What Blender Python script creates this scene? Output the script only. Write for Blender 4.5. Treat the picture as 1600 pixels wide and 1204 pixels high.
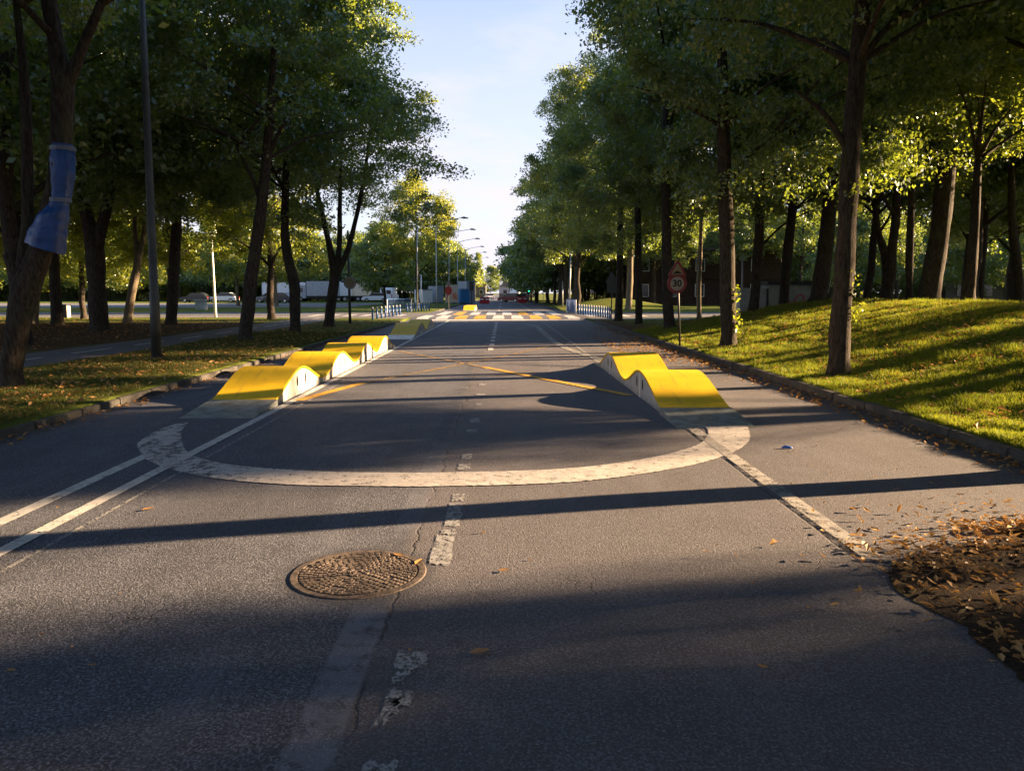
import bpy, math, random
import numpy as np
from mathutils import Vector, noise as mnoise
R = math.radians
scene = bpy.context.scene
for o in list(bpy.data.objects): bpy.data.objects.remove(o)

# ---------------------------------------------------------------- camera, sky, sun, exposure
SUN_EL, SUN_AZ = R(14.5), R(77.0)          # azimuth measured from +Y (the road) towards +X
EXPOSURE = 2.72
F, PITCH, YAW, EYE = 1202.0, math.atan(145/1202), math.atan(14/1202), 1.6
cam_d = bpy.data.cameras.new('camera'); cam = bpy.data.objects.new('camera', cam_d)
scene.collection.objects.link(cam); scene.camera = cam
cam.location = (0, 0, EYE); cam.rotation_euler = (R(90)-PITCH, 0, -YAW)
cam_d.sensor_width = 36; cam_d.lens = 36*F/1600; cam_d.clip_start = .05; cam_d.clip_end = 3000
scene.render.resolution_x, scene.render.resolution_y = 1024, 770

world = bpy.data.worlds.new("World"); scene.world = world; world.use_nodes = True
wn, wl = world.node_tree.nodes, world.node_tree.links
wn.clear()
sky = wn.new('ShaderNodeTexSky'); sky.sky_type = 'NISHITA'; sky.sun_disc = False
sky.sun_elevation = SUN_EL; sky.sun_rotation = SUN_AZ; sky.air_density = 1.0; sky.dust_density = .6; sky.ozone_density = 3.5
tc = wn.new('ShaderNodeTexCoord'); mp = wn.new('ShaderNodeMapping'); mp.inputs['Scale'].default_value = (1.4, 1.0, 5.0); mp.inputs['Rotation'].default_value = (0, .25, .3)
nz = wn.new('ShaderNodeTexNoise'); nz.inputs['Scale'].default_value = 2.6; nz.inputs['Detail'].default_value = 7; nz.inputs['Roughness'].default_value = .62
cr = wn.new('ShaderNodeValToRGB'); cr.color_ramp.elements[0].position = .40; cr.color_ramp.elements[0].color = (.68,.68,.68,1)
cr.color_ramp.elements[1].position = .60; cr.color_ramp.elements[1].color = (1,1,1,1)
mx = wn.new('ShaderNodeMix'); mx.data_type = 'RGBA'; mx.inputs['B'].default_value = (3.05, 2.92, 3.4, 1)
bg = wn.new('ShaderNodeBackground'); bg.inputs['Strength'].default_value = .05
wo = wn.new('ShaderNodeOutputWorld')
wl.new(tc.outputs['Generated'], mp.inputs['Vector']); wl.new(mp.outputs[0], nz.inputs['Vector']); wl.new(nz.outputs['Fac'], cr.inputs[0])
sx_ = wn.new('ShaderNodeSeparateXYZ'); wl.new(tc.outputs['Generated'], sx_.inputs[0])      # thin white veil low in the sky, blue above
mr = wn.new('ShaderNodeMapRange'); mr.interpolation_type = 'SMOOTHSTEP'; mr.inputs[1].default_value = .56; mr.inputs[2].default_value = .16; mr.inputs[3].default_value = .06; mr.inputs[4].default_value = 1.0
wl.new(sx_.outputs[2], mr.inputs[0])
ml = wn.new('ShaderNodeMath'); ml.operation = 'MULTIPLY'; wl.new(mr.outputs[0], ml.inputs[0]); wl.new(cr.outputs[0], ml.inputs[1])
wl.new(ml.outputs[0], mx.inputs['Factor']); wl.new(sky.outputs[0], mx.inputs['A']); wl.new(mx.outputs['Result'], bg.inputs['Color']); wl.new(bg.outputs[0], wo.inputs[0])

sd = bpy.data.lights.new('sun', 'SUN'); sd.energy = 5.0; sd.angle = R(.55); sd.color = (1.0, .67, .38)
sun = bpy.data.objects.new('sun', sd); scene.collection.objects.link(sun)
sdir = Vector((math.sin(SUN_AZ)*math.cos(SUN_EL), math.cos(SUN_AZ)*math.cos(SUN_EL), math.sin(SUN_EL)))
sun.rotation_euler = sdir.to_track_quat('Z', 'Y').to_euler()
vs = scene.view_settings; vs.view_transform = 'Standard'; vs.look = 'None'; vs.gamma = 1; vs.exposure = EXPOSURE
scene.render.engine = 'CYCLES'
cy = scene.cycles; cy.max_bounces = 6; cy.diffuse_bounces = 3; cy.glossy_bounces = 2; cy.transmission_bounces = 4; cy.transparent_max_bounces = 10
cy.use_denoising = True

# ---------------------------------------------------------------- measuring helpers
def ray(u, v):
    x, zz = (u-800)/F, -(v-602)/F
    Y = math.cos(PITCH)+zz*math.sin(PITCH); Z = -math.sin(PITCH)+zz*math.cos(PITCH)
    return x*math.cos(YAW)+Y*math.sin(YAW), Y*math.cos(YAW)-x*math.sin(YAW), Z
def G(u, v, z=0):                              # photo point -> ground point on the plane z
    X, Y, Z = ray(u, v); t = (z-EYE)/Z; return X*t, Y*t
def P(u, v, D):                                # photo point -> (x, D, z) on the vertical plane y = D
    X, Y, Z = ray(u, v); t = D/Y; return (X*t, D, EYE+Z*t)

# ---------------------------------------------------------------- materials
def mat(name, col, rough=.8, spec=.3, metal=0, var=.0, vscale=3.0, bump=0, bscale=40, bdist=.01, col2=None, cscale=None):
    m = bpy.data.materials.new(name); m.use_nodes = True
    n, l = m.node_tree.nodes, m.node_tree.links; b = n['Principled BSDF']
    b.inputs['Base Color'].default_value = (*col, 1); b.inputs['Roughness'].default_value = rough
    b.inputs['Specular IOR Level'].default_value = spec; b.inputs['Metallic'].default_value = metal
    t = n.new('ShaderNodeTexCoord')
    if var or col2:
        q = n.new('ShaderNodeTexNoise'); q.inputs['Scale'].default_value = cscale or vscale; q.inputs['Detail'].default_value = 6; q.inputs['Roughness'].default_value = .65
        l.new(t.outputs['Object'], q.inputs['Vector'])
        c = n.new('ShaderNodeMix'); c.data_type = 'RGBA'
        a = tuple(x*(1-var) for x in col); bb = col2 or tuple(min(1, x*(1+var)) for x in col)
        c.inputs['A'].default_value = (*a, 1); c.inputs['B'].default_value = (*bb, 1)
        rp = n.new('ShaderNodeValToRGB'); rp.color_ramp.elements[0].position = .35; rp.color_ramp.elements[1].position = .65
        l.new(q.outputs['Fac'], rp.inputs[0]); l.new(rp.outputs[0], c.inputs['Factor']); l.new(c.outputs['Result'], b.inputs['Base Color'])
    if bump:
        q = n.new('ShaderNodeTexNoise'); q.inputs['Scale'].default_value = bscale; q.inputs['Detail'].default_value = 5
        l.new(t.outputs['Object'], q.inputs['Vector'])
        u = n.new('ShaderNodeBump'); u.inputs['Strength'].default_value = bump; u.inputs['Distance'].default_value = bdist
        l.new(q.outputs['Fac'], u.inputs['Height']); l.new(u.outputs[0], b.inputs['Normal'])
    return m

class NG:                                       # tiny node-graph helper
    def __init__(s, m): s.n, s.l = m.node_tree.nodes, m.node_tree.links
    def _in(s, sock, v):
        if isinstance(v, bpy.types.NodeSocket): s.l.new(v, sock)
        elif isinstance(v, tuple) and len(v) == 3 and sock.type == 'RGBA': sock.default_value = (*v, 1)
        else: sock.default_value = v
    def math(s, op, a, b=0.0, c=0.0, clamp=False):
        q = s.n.new('ShaderNodeMath'); q.operation = op; q.use_clamp = clamp
        s._in(q.inputs[0], a); s._in(q.inputs[1], b)
        if len(q.inputs) > 2: s._in(q.inputs[2], c)
        return q.outputs[0]
    def mix(s, f, a, b):
        q = s.n.new('ShaderNodeMix'); q.data_type = 'RGBA'
        s._in(q.inputs['Factor'], f); s._in(q.inputs['A'], a); s._in(q.inputs['B'], b); return q.outputs['Result']
    def noise(s, vec, scale, detail=4, rough=.55, dist=0):
        q = s.n.new('ShaderNodeTexNoise'); s.l.new(vec, q.inputs['Vector'])
        q.inputs['Scale'].default_value = scale; q.inputs['Detail'].default_value = detail; q.inputs['Roughness'].default_value = rough; q.inputs['Distortion'].default_value = dist
        return q.outputs['Fac']
    def voro(s, vec, scale, feat='F1'):
        q = s.n.new('ShaderNodeTexVoronoi'); q.feature = feat; s.l.new(vec, q.inputs['Vector']); q.inputs['Scale'].default_value = scale
        return q
    def step(s, x, lo, hi):
        q = s.n.new('ShaderNodeMapRange'); q.interpolation_type = 'SMOOTHSTEP'; s._in(q.inputs[0], x)
        s._in(q.inputs[1], lo); s._in(q.inputs[2], hi); return q.outputs[0]
    def mapping(s, vec, scale, rot=(0, 0, 0)):
        q = s.n.new('ShaderNodeMapping'); s.l.new(vec, q.inputs[0]); q.inputs['Scale'].default_value = scale; q.inputs['Rotation'].default_value = rot; return q.outputs[0]

def asphalt_mat(name, base, seams=False):
    m = bpy.data.materials.new(name); m.use_nodes = True; g = NG(m); b = g.n['Principled BSDF']
    pos = g.n.new('ShaderNodeNewGeometry').outputs['Position']
    sp = g.n.new('ShaderNodeSeparateXYZ'); g.l.new(pos, sp.inputs[0]); X, Y = sp.outputs[0], sp.outputs[1]
    v = g.voro(pos, 115); stone = v.outputs['Distance']; grit = g.noise(pos, 70, 3, .6); fine = g.noise(pos, 240, 2)
    big = g.noise(pos, .35, 5, .6); mid = g.noise(pos, 2.3, 5, .65)
    sepc = g.n.new('ShaderNodeSeparateColor'); g.l.new(v.outputs['Color'], sepc.inputs[0])
    pale = g.math('MULTIPLY', g.step(sepc.outputs[0], .72, .95), g.step(stone, .5, .1))
    d = tuple(x*.62 for x in base); p = tuple(x*1.35 for x in base)
    c = g.mix(g.step(mid, .3, .72), d, p)
    c = g.mix(g.math('MULTIPLY', g.step(big, .35, .65), .35), c, tuple(x*1.55 for x in base))
    c = g.mix(g.math('MULTIPLY', sepc.outputs[1], .78), c, tuple(x*.45 for x in base)); c = g.mix(g.math('MULTIPLY', g.step(sepc.outputs[2], .5, 1), .85), c, tuple(x*2.1 for x in base))
    c = g.mix(g.math('MULTIPLY', pale, .8), c, tuple(min(.5, x*3.4) for x in base))
    c = g.mix(g.math('MULTIPLY', g.step(grit, .54, .40), .75), c, tuple(x*.28 for x in base))
    dark = g.math('MULTIPLY', 0, 0)
    str_ = g.noise(g.mapping(pos, (2.2, .22, 1)), 1.0, 6, .65)
    c = g.mix(g.math('MULTIPLY', g.step(str_, .52, .68), .35), c, tuple(x*.5 for x in base)); c = g.mix(g.math('MULTIPLY', g.step(str_, .46, .34), .3), c, tuple(x*1.5 for x in base))
    spot = g.math('MULTIPLY', g.step(g.voro(pos, 1.9).outputs['Distance'], .09, .03), g.step(g.noise(pos, .9, 3), .5, .6)); c = g.mix(g.math('MULTIPLY', spot, .5), c, tuple(x*.3 for x in base))
    if seams:
        wob = g.math('MULTIPLY', g.math('SUBTRACT', g.noise(pos, 1.7, 6, .7), .5), .22)
        dx = g.math('ABSOLUTE', g.math('ADD', g.math('ADD', X, .57), wob))
        seam = g.math('MULTIPLY', g.step(dx, .012, .002), g.step(g.noise(pos, 1.4, 4, .7), .42, .56))
        band = g.math('MULTIPLY', g.step(g.math('ABSOLUTE', g.math('ADD', X, .62)), .24, .04), g.step(g.noise(pos, 3.2, 6, .7), .42, .62))
        c = g.mix(g.math('MULTIPLY', band, .55), c, tuple(x*.45 for x in base))
        lane = g.step(X, -.66, -.58)                     # right-hand lane laid with slightly browner mix
        c = g.mix(g.math('MULTIPLY', lane, .3), c, (base[0]*1.5, base[1]*1.22, base[2]*.98))
        # ghost of a ground-off line, left of the seam
        gx = g.step(g.math('ABSOLUTE', g.math('ADD', X, .68)), .105, .08)
        gy = g.math('MULTIPLY', g.step(Y, 3.95, 3.6), g.step(g.noise(pos, 9, 4), .3, .55))
        gh = g.math('MULTIPLY', gx, gy); c = g.mix(g.math('MULTIPLY', gh, .4), c, tuple(x*2.6 for x in base))
        gx2 = g.math('MULTIPLY', g.step(g.math('ABSOLUTE', g.math('ADD', X, .66)), .1, .07), g.math('MULTIPLY', g.step(Y, 4.9, 5.3), g.step(Y, 9, 7)))
        c = g.mix(g.math('MULTIPLY', gx2, .25), c, tuple(x*1.9 for x in base))
        edge = g.math('MAXIMUM', g.step(g.math('ADD', X, g.math('MULTIPLY', wob, 1.2)), -5.1, -5.45), g.step(g.math('ADD', X, g.math('MULTIPLY', wob, 1.5)), 4.4, 4.85))
        c = g.mix(g.math('MULTIPLY', g.math('MULTIPLY', edge, g.step(g.noise(pos, 12, 5, .7), .35, .6)), .7), c, (.06, .045, .032))
        pa = g.math('MULTIPLY', g.math('MULTIPLY', g.step(g.math('ADD', X, g.math('MULTIPLY', wob, .1)), -2.62, -2.6), g.step(X, -1.28, -1.3)), g.math('MULTIPLY', g.step(g.math('ADD', Y, wob), 4.95, 4.97), g.step(g.math('ADD', Y, wob), 6.2, 6.17)))
        c = g.mix(g.math('MULTIPLY', pa, .38), c, tuple(x*.5 for x in base))
        ring = g.n.new('ShaderNodeVectorMath'); ring.operation = 'DISTANCE'; g.l.new(pos, ring.inputs[0]); ring.inputs[1].default_value = (-.83, 4.27, 0)
        c = g.mix(g.math('MULTIPLY', g.step(g.math('ADD', ring.outputs['Value'], g.math('MULTIPLY', wob, .5)), .50, .40), .6), c, tuple(x*.42 for x in base))
        # fine crazing in patches
        wv = g.n.new('ShaderNodeVectorMath'); wv.operation = 'ADD'; g.l.new(pos, wv.inputs[0])
        nn = g.n.new('ShaderNodeTexNoise'); g.l.new(pos, nn.inputs['Vector']); nn.inputs['Scale'].default_value = 6; nn.inputs['Detail'].default_value = 4
        sc = g.n.new('ShaderNodeVectorMath'); sc.operation = 'SCALE'; g.l.new(nn.outputs['Color'], sc.inputs[0]); sc.inputs['Scale'].default_value = .25; g.l.new(sc.outputs[0], wv.inputs[1])
        cv = g.voro(wv.outputs[0], 2.6, 'DISTANCE_TO_EDGE')
        cracks = g.math('MULTIPLY', g.step(cv.outputs['Distance'], .014, .002), g.step(g.noise(pos, .7, 3), .55, .66))
        side = g.math('MULTIPLY', g.step(g.math('ABSOLUTE', g.math('ADD', g.math('ADD', X, -2.13), g.math('MULTIPLY', wob, .45))), .011, .003), g.math('MULTIPLY', g.step(Y, 10, 8.5), g.step(Y, 4.2, 4.6)))
        dark = g.math('MAXIMUM', g.math('MAXIMUM', seam, cracks), side)
        c = g.mix(g.math('MULTIPLY', dark, .6), c, (.008, .008, .009))
    g.l.new(c, b.inputs['Base Color']); b.inputs['Roughness'].default_value = .78; b.inputs['Specular IOR Level'].default_value = .35
    h = g.math('ADD', g.math('MULTIPLY', g.math('SUBTRACT', 1, stone), .55), g.math('ADD', g.math('MULTIPLY', grit, .9), g.math('MULTIPLY', fine, .25)))
    h = g.math('SUBTRACT', h, g.math('MULTIPLY', dark, 1.0))
    bu = g.n.new('ShaderNodeBump'); bu.inputs['Strength'].default_value = .8; bu.inputs['Distance'].default_value = .0045
    g.l.new(h, bu.inputs['Height']); g.l.new(bu.outputs[0], b.inputs['Normal'])
    return m

def paint_mat(name, col, wear=.45, wscale=9, soft=.03, left=0.0):
    m = bpy.data.materials.new(name); m.use_nodes = True; g = NG(m); b = g.n['Principled BSDF']
    pos = g.n.new('ShaderNodeNewGeometry').outputs['Position']
    w = g.noise(pos, wscale, 9, .75); w2 = g.noise(pos, 75, 3, .6)
    k = g.math('ADD', g.math('MULTIPLY', w, .65), g.math('MULTIPLY', w2, .35))
    sx = g.n.new('ShaderNodeSeparateXYZ'); g.l.new(pos, sx.inputs[0])
    lw = g.math('MULTIPLY', g.math('MULTIPLY', g.step(sx.outputs[0], -1.9, -3.0), g.step(g.noise(g.mapping(pos, (3.5, .7, 1), (0, 0, .35)), 1.6, 4, .6), .42, .58)), left)
    keep = g.step(k, g.math('ADD', wear-soft, lw), g.math('ADD', wear+soft, lw))
    c = g.mix(g.step(g.noise(pos, 5, 6, .7), .3, .7), tuple(x*.72 for x in col), col)
    c = g.mix(g.math('MULTIPLY', g.step(g.noise(pos, 90, 2), .52, .4), .35), c, tuple(x*.4 for x in col))
    g.l.new(c, b.inputs['Base Color']); b.inputs['Roughness'].default_value = .7
    bu = g.n.new('ShaderNodeBump'); bu.inputs['Strength'].default_value = .5; bu.inputs['Distance'].default_value = .004
    g.l.new(g.noise(pos, 80, 4), bu.inputs['Height']); g.l.new(bu.outputs[0], b.inputs['Normal'])
    tr = g.n.new('ShaderNodeBsdfTransparent'); ms = g.n.new('ShaderNodeMixShader')
    g.l.new(keep, ms.inputs[0]); g.l.new(tr.outputs[0], ms.inputs[1]); g.l.new(b.outputs[0], ms.inputs[2])
    g.l.new(ms.outputs[0], g.n['Material Output'].inputs[0])
    return m

def leaf_mat(name, c1, c2, tr1, tr2, tfac=.45, gloss=.07):
    m = bpy.data.materials.new(name); m.use_nodes = True; g = NG(m); n = g.n
    n.remove(n['Principled BSDF'])
    at = n.new('ShaderNodeAttribute'); at.attribute_name = 'tint'; oi = n.new('ShaderNodeObjectInfo')
    f = g.math('ADD', g.math('MULTIPLY', at.outputs['Fac'], .7), g.math('MULTIPLY', oi.outputs['Random'], .3))
    c = g.mix(f, c1, c2); t = g.mix(f, tr1, tr2)
    d = n.new('ShaderNodeBsdfDiffuse'); g.l.new(c, d.inputs[0])
    s = n.new('ShaderNodeBsdfTranslucent'); g.l.new(t, s.inputs[0])
    gl = n.new('ShaderNodeBsdfGlossy'); gl.inputs['Color'].default_value = (.8, .9, 1, 1); gl.inputs['Roughness'].default_value = .42
    m1 = n.new('ShaderNodeMixShader'); m1.inputs[0].default_value = tfac; g.l.new(d.outputs[0], m1.inputs[1]); g.l.new(s.outputs[0], m1.inputs[2])
    m2 = n.new('ShaderNodeMixShader'); m2.inputs[0].default_value = gloss; g.l.new(m1.outputs[0], m2.inputs[1]); g.l.new(gl.outputs[0], m2.inputs[2])
    g.l.new(m2.outputs[0], n['Material Output'].inputs[0]); return m

def terrain_mat():
    # grass, bare soil and the dark corner soil are blended by where they lie
    m = bpy.data.materials.new('lawn_soil'); m.use_nodes = True; g = NG(m); b = g.n['Principled BSDF']
    pos = g.n.new('ShaderNodeNewGeometry').outputs['Position']
    sp = g.n.new('ShaderNodeSeparateXYZ'); g.l.new(pos, sp.inputs[0]); X, Y = sp.outputs[0], sp.outputs[1]
    a = g.noise(pos, 14, 6, .7); l = g.noise(pos, .45, 4, .6); fine = g.noise(pos, 60, 4, .7)
    grass = g.mix(g.step(a, .3, .7), (.05, .085, .012), (.14, .17, .025))
    grass = g.mix(g.math('MULTIPLY', g.step(l, .45, .7), .5), grass, (.15, .13, .035))
    soil = g.mix(g.step(a, .35, .7), (.05, .028, .014), (.16, .085, .035))
    # bare, leaf strewn ground under the left-hand trees and the corner
    jit = g.math('MULTIPLY', g.math('SUBTRACT', g.noise(pos, .8, 5, .7), .5), 5)
    xl = g.math('ADD', X, jit); yl = g.math('ADD', Y, jit)
    bare = g.math('MULTIPLY', g.step(xl, -11, -12.5), g.step(yl, 41, 37))
    patchy = g.math('MULTIPLY', g.step(g.noise(pos, 1.3, 6, .7), .55, .68), .6)
    nearroad = g.math('MULTIPLY', g.step(yl, 22, 27), g.math('MULTIPLY', g.step(X, 7, 5.2), g.step(X, 3, 4)))
    s = g.math('MAXIMUM', g.math('MAXIMUM', bare, patchy), g.math('MULTIPLY', nearroad, g.step(yl, 45, 40)))
    corner = g.math('MULTIPLY', g.step(Y, 6.0, 5.6), g.step(X, 2, 2.2)); s = g.math('MAXIMUM', s, corner)
    soil = g.mix(corner, soil, g.mix(g.step(fine, .35, .65), (.022, .018, .015), (.07, .05, .035))); c = g.mix(s, grass, soil); g.l.new(c, b.inputs['Base Color']); b.inputs['Roughness'].default_value = .95; b.inputs['Specular IOR Level'].default_value = .1
    bu = g.n.new('ShaderNodeBump'); bu.inputs['Strength'].default_value = .9; bu.inputs['Distance'].default_value = .04
    g.l.new(g.math('ADD', a, g.math('MULTIPLY', fine, .6)), bu.inputs['Height']); g.l.new(bu.outputs[0], b.inputs['Normal'])
    return m

def ramp_mat(name, col, streak, grime):
    m = bpy.data.materials.new(name); m.use_nodes = True; g = NG(m); b = g.n['Principled BSDF']
    pos = g.n.new('ShaderNodeTexCoord').outputs['Object']; sp = g.n.new('ShaderNodeSeparateXYZ'); g.l.new(pos, sp.inputs[0])
    a = g.noise(g.mapping(pos, streak), 1.0, 7, .7); fine = g.noise(pos, 38, 5, .7); big = g.noise(pos, 1.7, 5, .6)
    c = g.mix(g.step(big, .35, .7), tuple(x*.84 for x in col), col)
    c = g.mix(g.math('MULTIPLY', g.step(a, .54, .72), .55*grime), c, (.12, .10, .07))
    c = g.mix(g.math('MULTIPLY', g.step(fine, .60, .68), .5*grime), c, (.09, .08, .07))
    low = g.math('MULTIPLY', g.step(sp.outputs[2], .13, .0), g.step(g.noise(pos, 9, 5, .7), .3, .6)); c = g.mix(g.math('MULTIPLY', low, .55*grime), c, (.13, .115, .10))
    g.l.new(c, b.inputs['Base Color']); b.inputs['Roughness'].default_value = .62; b.inputs['Specular IOR Level'].default_value = .3
    bu = g.n.new('ShaderNodeBump'); bu.inputs['Strength'].default_value = .25; bu.inputs['Distance'].default_value = .002
    g.l.new(g.noise(pos, 150, 3), bu.inputs['Height']); g.l.new(bu.outputs[0], b.inputs['Normal']); return m
def bark_mat(name, c1, c2):
    m = bpy.data.materials.new(name); m.use_nodes = True; g = NG(m); b = g.n['Principled BSDF']
    tcn = g.n.new('ShaderNodeTexCoord').outputs['Object']
    v = g.mapping(tcn, (1, 1, .22)); a = g.noise(v, 26, 6, .7, .4); l = g.noise(tcn, 2.2, 4)
    c = g.mix(g.step(a, .35, .65), c1, c2); c = g.mix(g.math('MULTIPLY', g.step(l, .5, .7), .35), c, (.07, .085, .04))
    g.l.new(c, b.inputs['Base Color']); b.inputs['Roughness'].default_value = .9; b.inputs['Specular IOR Level'].default_value = .15
    bu = g.n.new('ShaderNodeBump'); bu.inputs['Strength'].default_value = 1; bu.inputs['Distance'].default_value = .03
    g.l.new(a, bu.inputs['Height']); g.l.new(bu.outputs[0], b.inputs['Normal']); return m

M = dict(
    asphalt=asphalt_mat('asphalt', (.102, .108, .130), True), asphalt2=asphalt_mat('path_asphalt', (.12, .118, .12)),
    pale_asphalt=asphalt_mat('pale_asphalt', (.17, .165, .16)),
    white=paint_mat('white_road_paint', (.62, .61, .58), .43), white_worn=paint_mat('worn_white_paint', (.4, .39, .37), .47, 7, .07),
    white_faint=paint_mat('faint_white_paint', (.34, .34, .34), .49, 14), yellow=paint_mat('yellow_road_paint', (.70, .38, .02), .44),
    yellow_worn=paint_mat('worn_yellow_paint', (.42, .27, .08), .5), cream=paint_mat('cream_road_paint', (.57, .54, .51), .43, 11, .035, .075),
    kerb=mat('kerb_stone', (.075, .072, .066), .9, var=.3, vscale=4, bump=.5, bscale=30),
    terrain=terrain_mat(), bark=bark_mat('bark', (.022, .018, .015), (.075, .062, .05)), bark2=bark_mat('pale_sunlit_bark', (.1, .085, .06), (.24, .2, .14)),  # second bark is a paler copy, sunlight on those trunks put into its colour
    leaf=leaf_mat('leaf_green', (.040, .088, .032), (.12, .19, .055), (.20, .31, .025), (.50, .55, .04), .48, .11),
    leaf_sunlit=leaf_mat('leaf_sunlit_green', (.07, .12, .02), (.15, .19, .035), (.28, .38, .02), (.56, .54, .035), .52),  # lighter leaf copy; the sunlit look of these trees is in the colour
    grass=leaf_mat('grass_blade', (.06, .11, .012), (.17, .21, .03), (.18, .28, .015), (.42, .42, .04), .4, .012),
    grass_shade=leaf_mat('shaded_grass_blade', (.045, .062, .018), (.13, .125, .04), (.10, .13, .02), (.26, .22, .05), .35, .01),  # duller blade copy for the left lawn; its shade is in the colour
    dry=leaf_mat('dry_leaf', (.26, .12, .035), (.60, .38, .15), (.45, .2, .03), (.6, .38, .1), .2, .03),
    ramp=ramp_mat('ramp_yellow', (.88, .57, .01), (14, 1.3, 1), .75),
    ramp_side=ramp_mat('ramp_side_white', (.56, .55, .53), (1, 9, 1.2), 1.0), ramp_joint=mat('ramp_joint_white', (.72, .71, .68), .5),
    galv=mat('galvanised_plate', (.32, .36, .36), .42, .5, .6, var=.4, vscale=6, bump=.1, bscale=30), hole=mat('hole_black', (.008,)*3, .9),
    iron=mat('cast_iron', (.095, .076, .064), .75, .4, .1, var=.55, vscale=22, bump=.6, bscale=90, bdist=.004),
    pole=mat('dark_pole', (.06, .065, .065), .5, .4, .3, var=.25), steel=mat('grey_pole', (.32, .33, .33), .45, .5, .5, var=.15),
    blue=mat('blue_post', (.02, .09, .28), .4, .5, var=.15), whitep=mat('white_post', (.75, .76, .78), .5),
    tarp=mat('blue_tarp', (.003, .055, .24), .42, .5, var=.2, vscale=5, bump=.5, bscale=5, bdist=.06), tape=mat('grey_tape', (.10, .13, .2), .4, .5),
    red=mat('sign_red', (.15, .008, .012), .4, .5), signy=mat('sign_face', (.2, .17, .09), .45, .5), black=mat('sign_black', (.012,)*3, .5),
    signw=mat('sign_white', (.24, .23, .2), .45, .5), signback=mat('sign_back', (.12, .125, .13), .5, .5, .4),
    rubber=mat('rubber', (.015,)*3, .8), glass=mat('dark_glass', (.02, .025, .03), .12, .6), carwhite=mat('white_vehicle', (.72, .73, .75), .35, .5, var=.05),
    carred=mat('red_vehicle', (.16, .008, .012), .3, .5), cargrey=mat('grey_vehicle', (.2, .21, .23), .3, .5, .3), carblack=mat('black_vehicle', (.02, .022, .028), .3, .5),
    panel=mat('grey_cladding', (.36, .36, .38), .6, var=.1, vscale=.6), darkwall=mat('dark_wall', (.035, .037, .045), .7), brick=mat('brown_brick', (.045, .028, .022), .85, var=.3, vscale=3, bump=.4),
    render=mat('pale_render', (.14, .13, .12), .8, var=.1), concrete=mat('concrete', (.27, .3, .28), .9, var=.2, vscale=2), pink=mat('pink_spray', (.5, .05, .16), .6),
    boxblue=mat('blue_container', (.05, .2, .42), .5, var=.15), boxgrey=mat('grey_container', (.3, .33, .36), .5, var=.15), orange=mat('orange_print', (.75, .12, .03), .6),
    hoard=mat('cream_hoarding', (.72, .6, .46), .6, var=.1), roof=mat('slate_roof', (.13, .12, .13), .8, var=.2), plast_red=mat('red_plastic', (.4, .02, .015), .45), rim=mat('wheel_rim', (.4,)*3, .35, .5, .8),
    wood=mat('weathered_wood', (.2, .14, .09), .8, var=.3), litter_blue=mat('blue_litter', (.02, .12, .5), .4))
def emis(name, col, s):
    m = bpy.data.materials.new(name); m.use_nodes = True; b = m.node_tree.nodes['Principled BSDF']
    b.inputs['Base Color'].default_value = (*col, 1); b.inputs['Emission Color'].default_value = (*col, 1); b.inputs['Emission Strength'].default_value = s; return m
M['green_light'] = emis('green_signal_light', (.02, .8, .35), 1.2)

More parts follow.
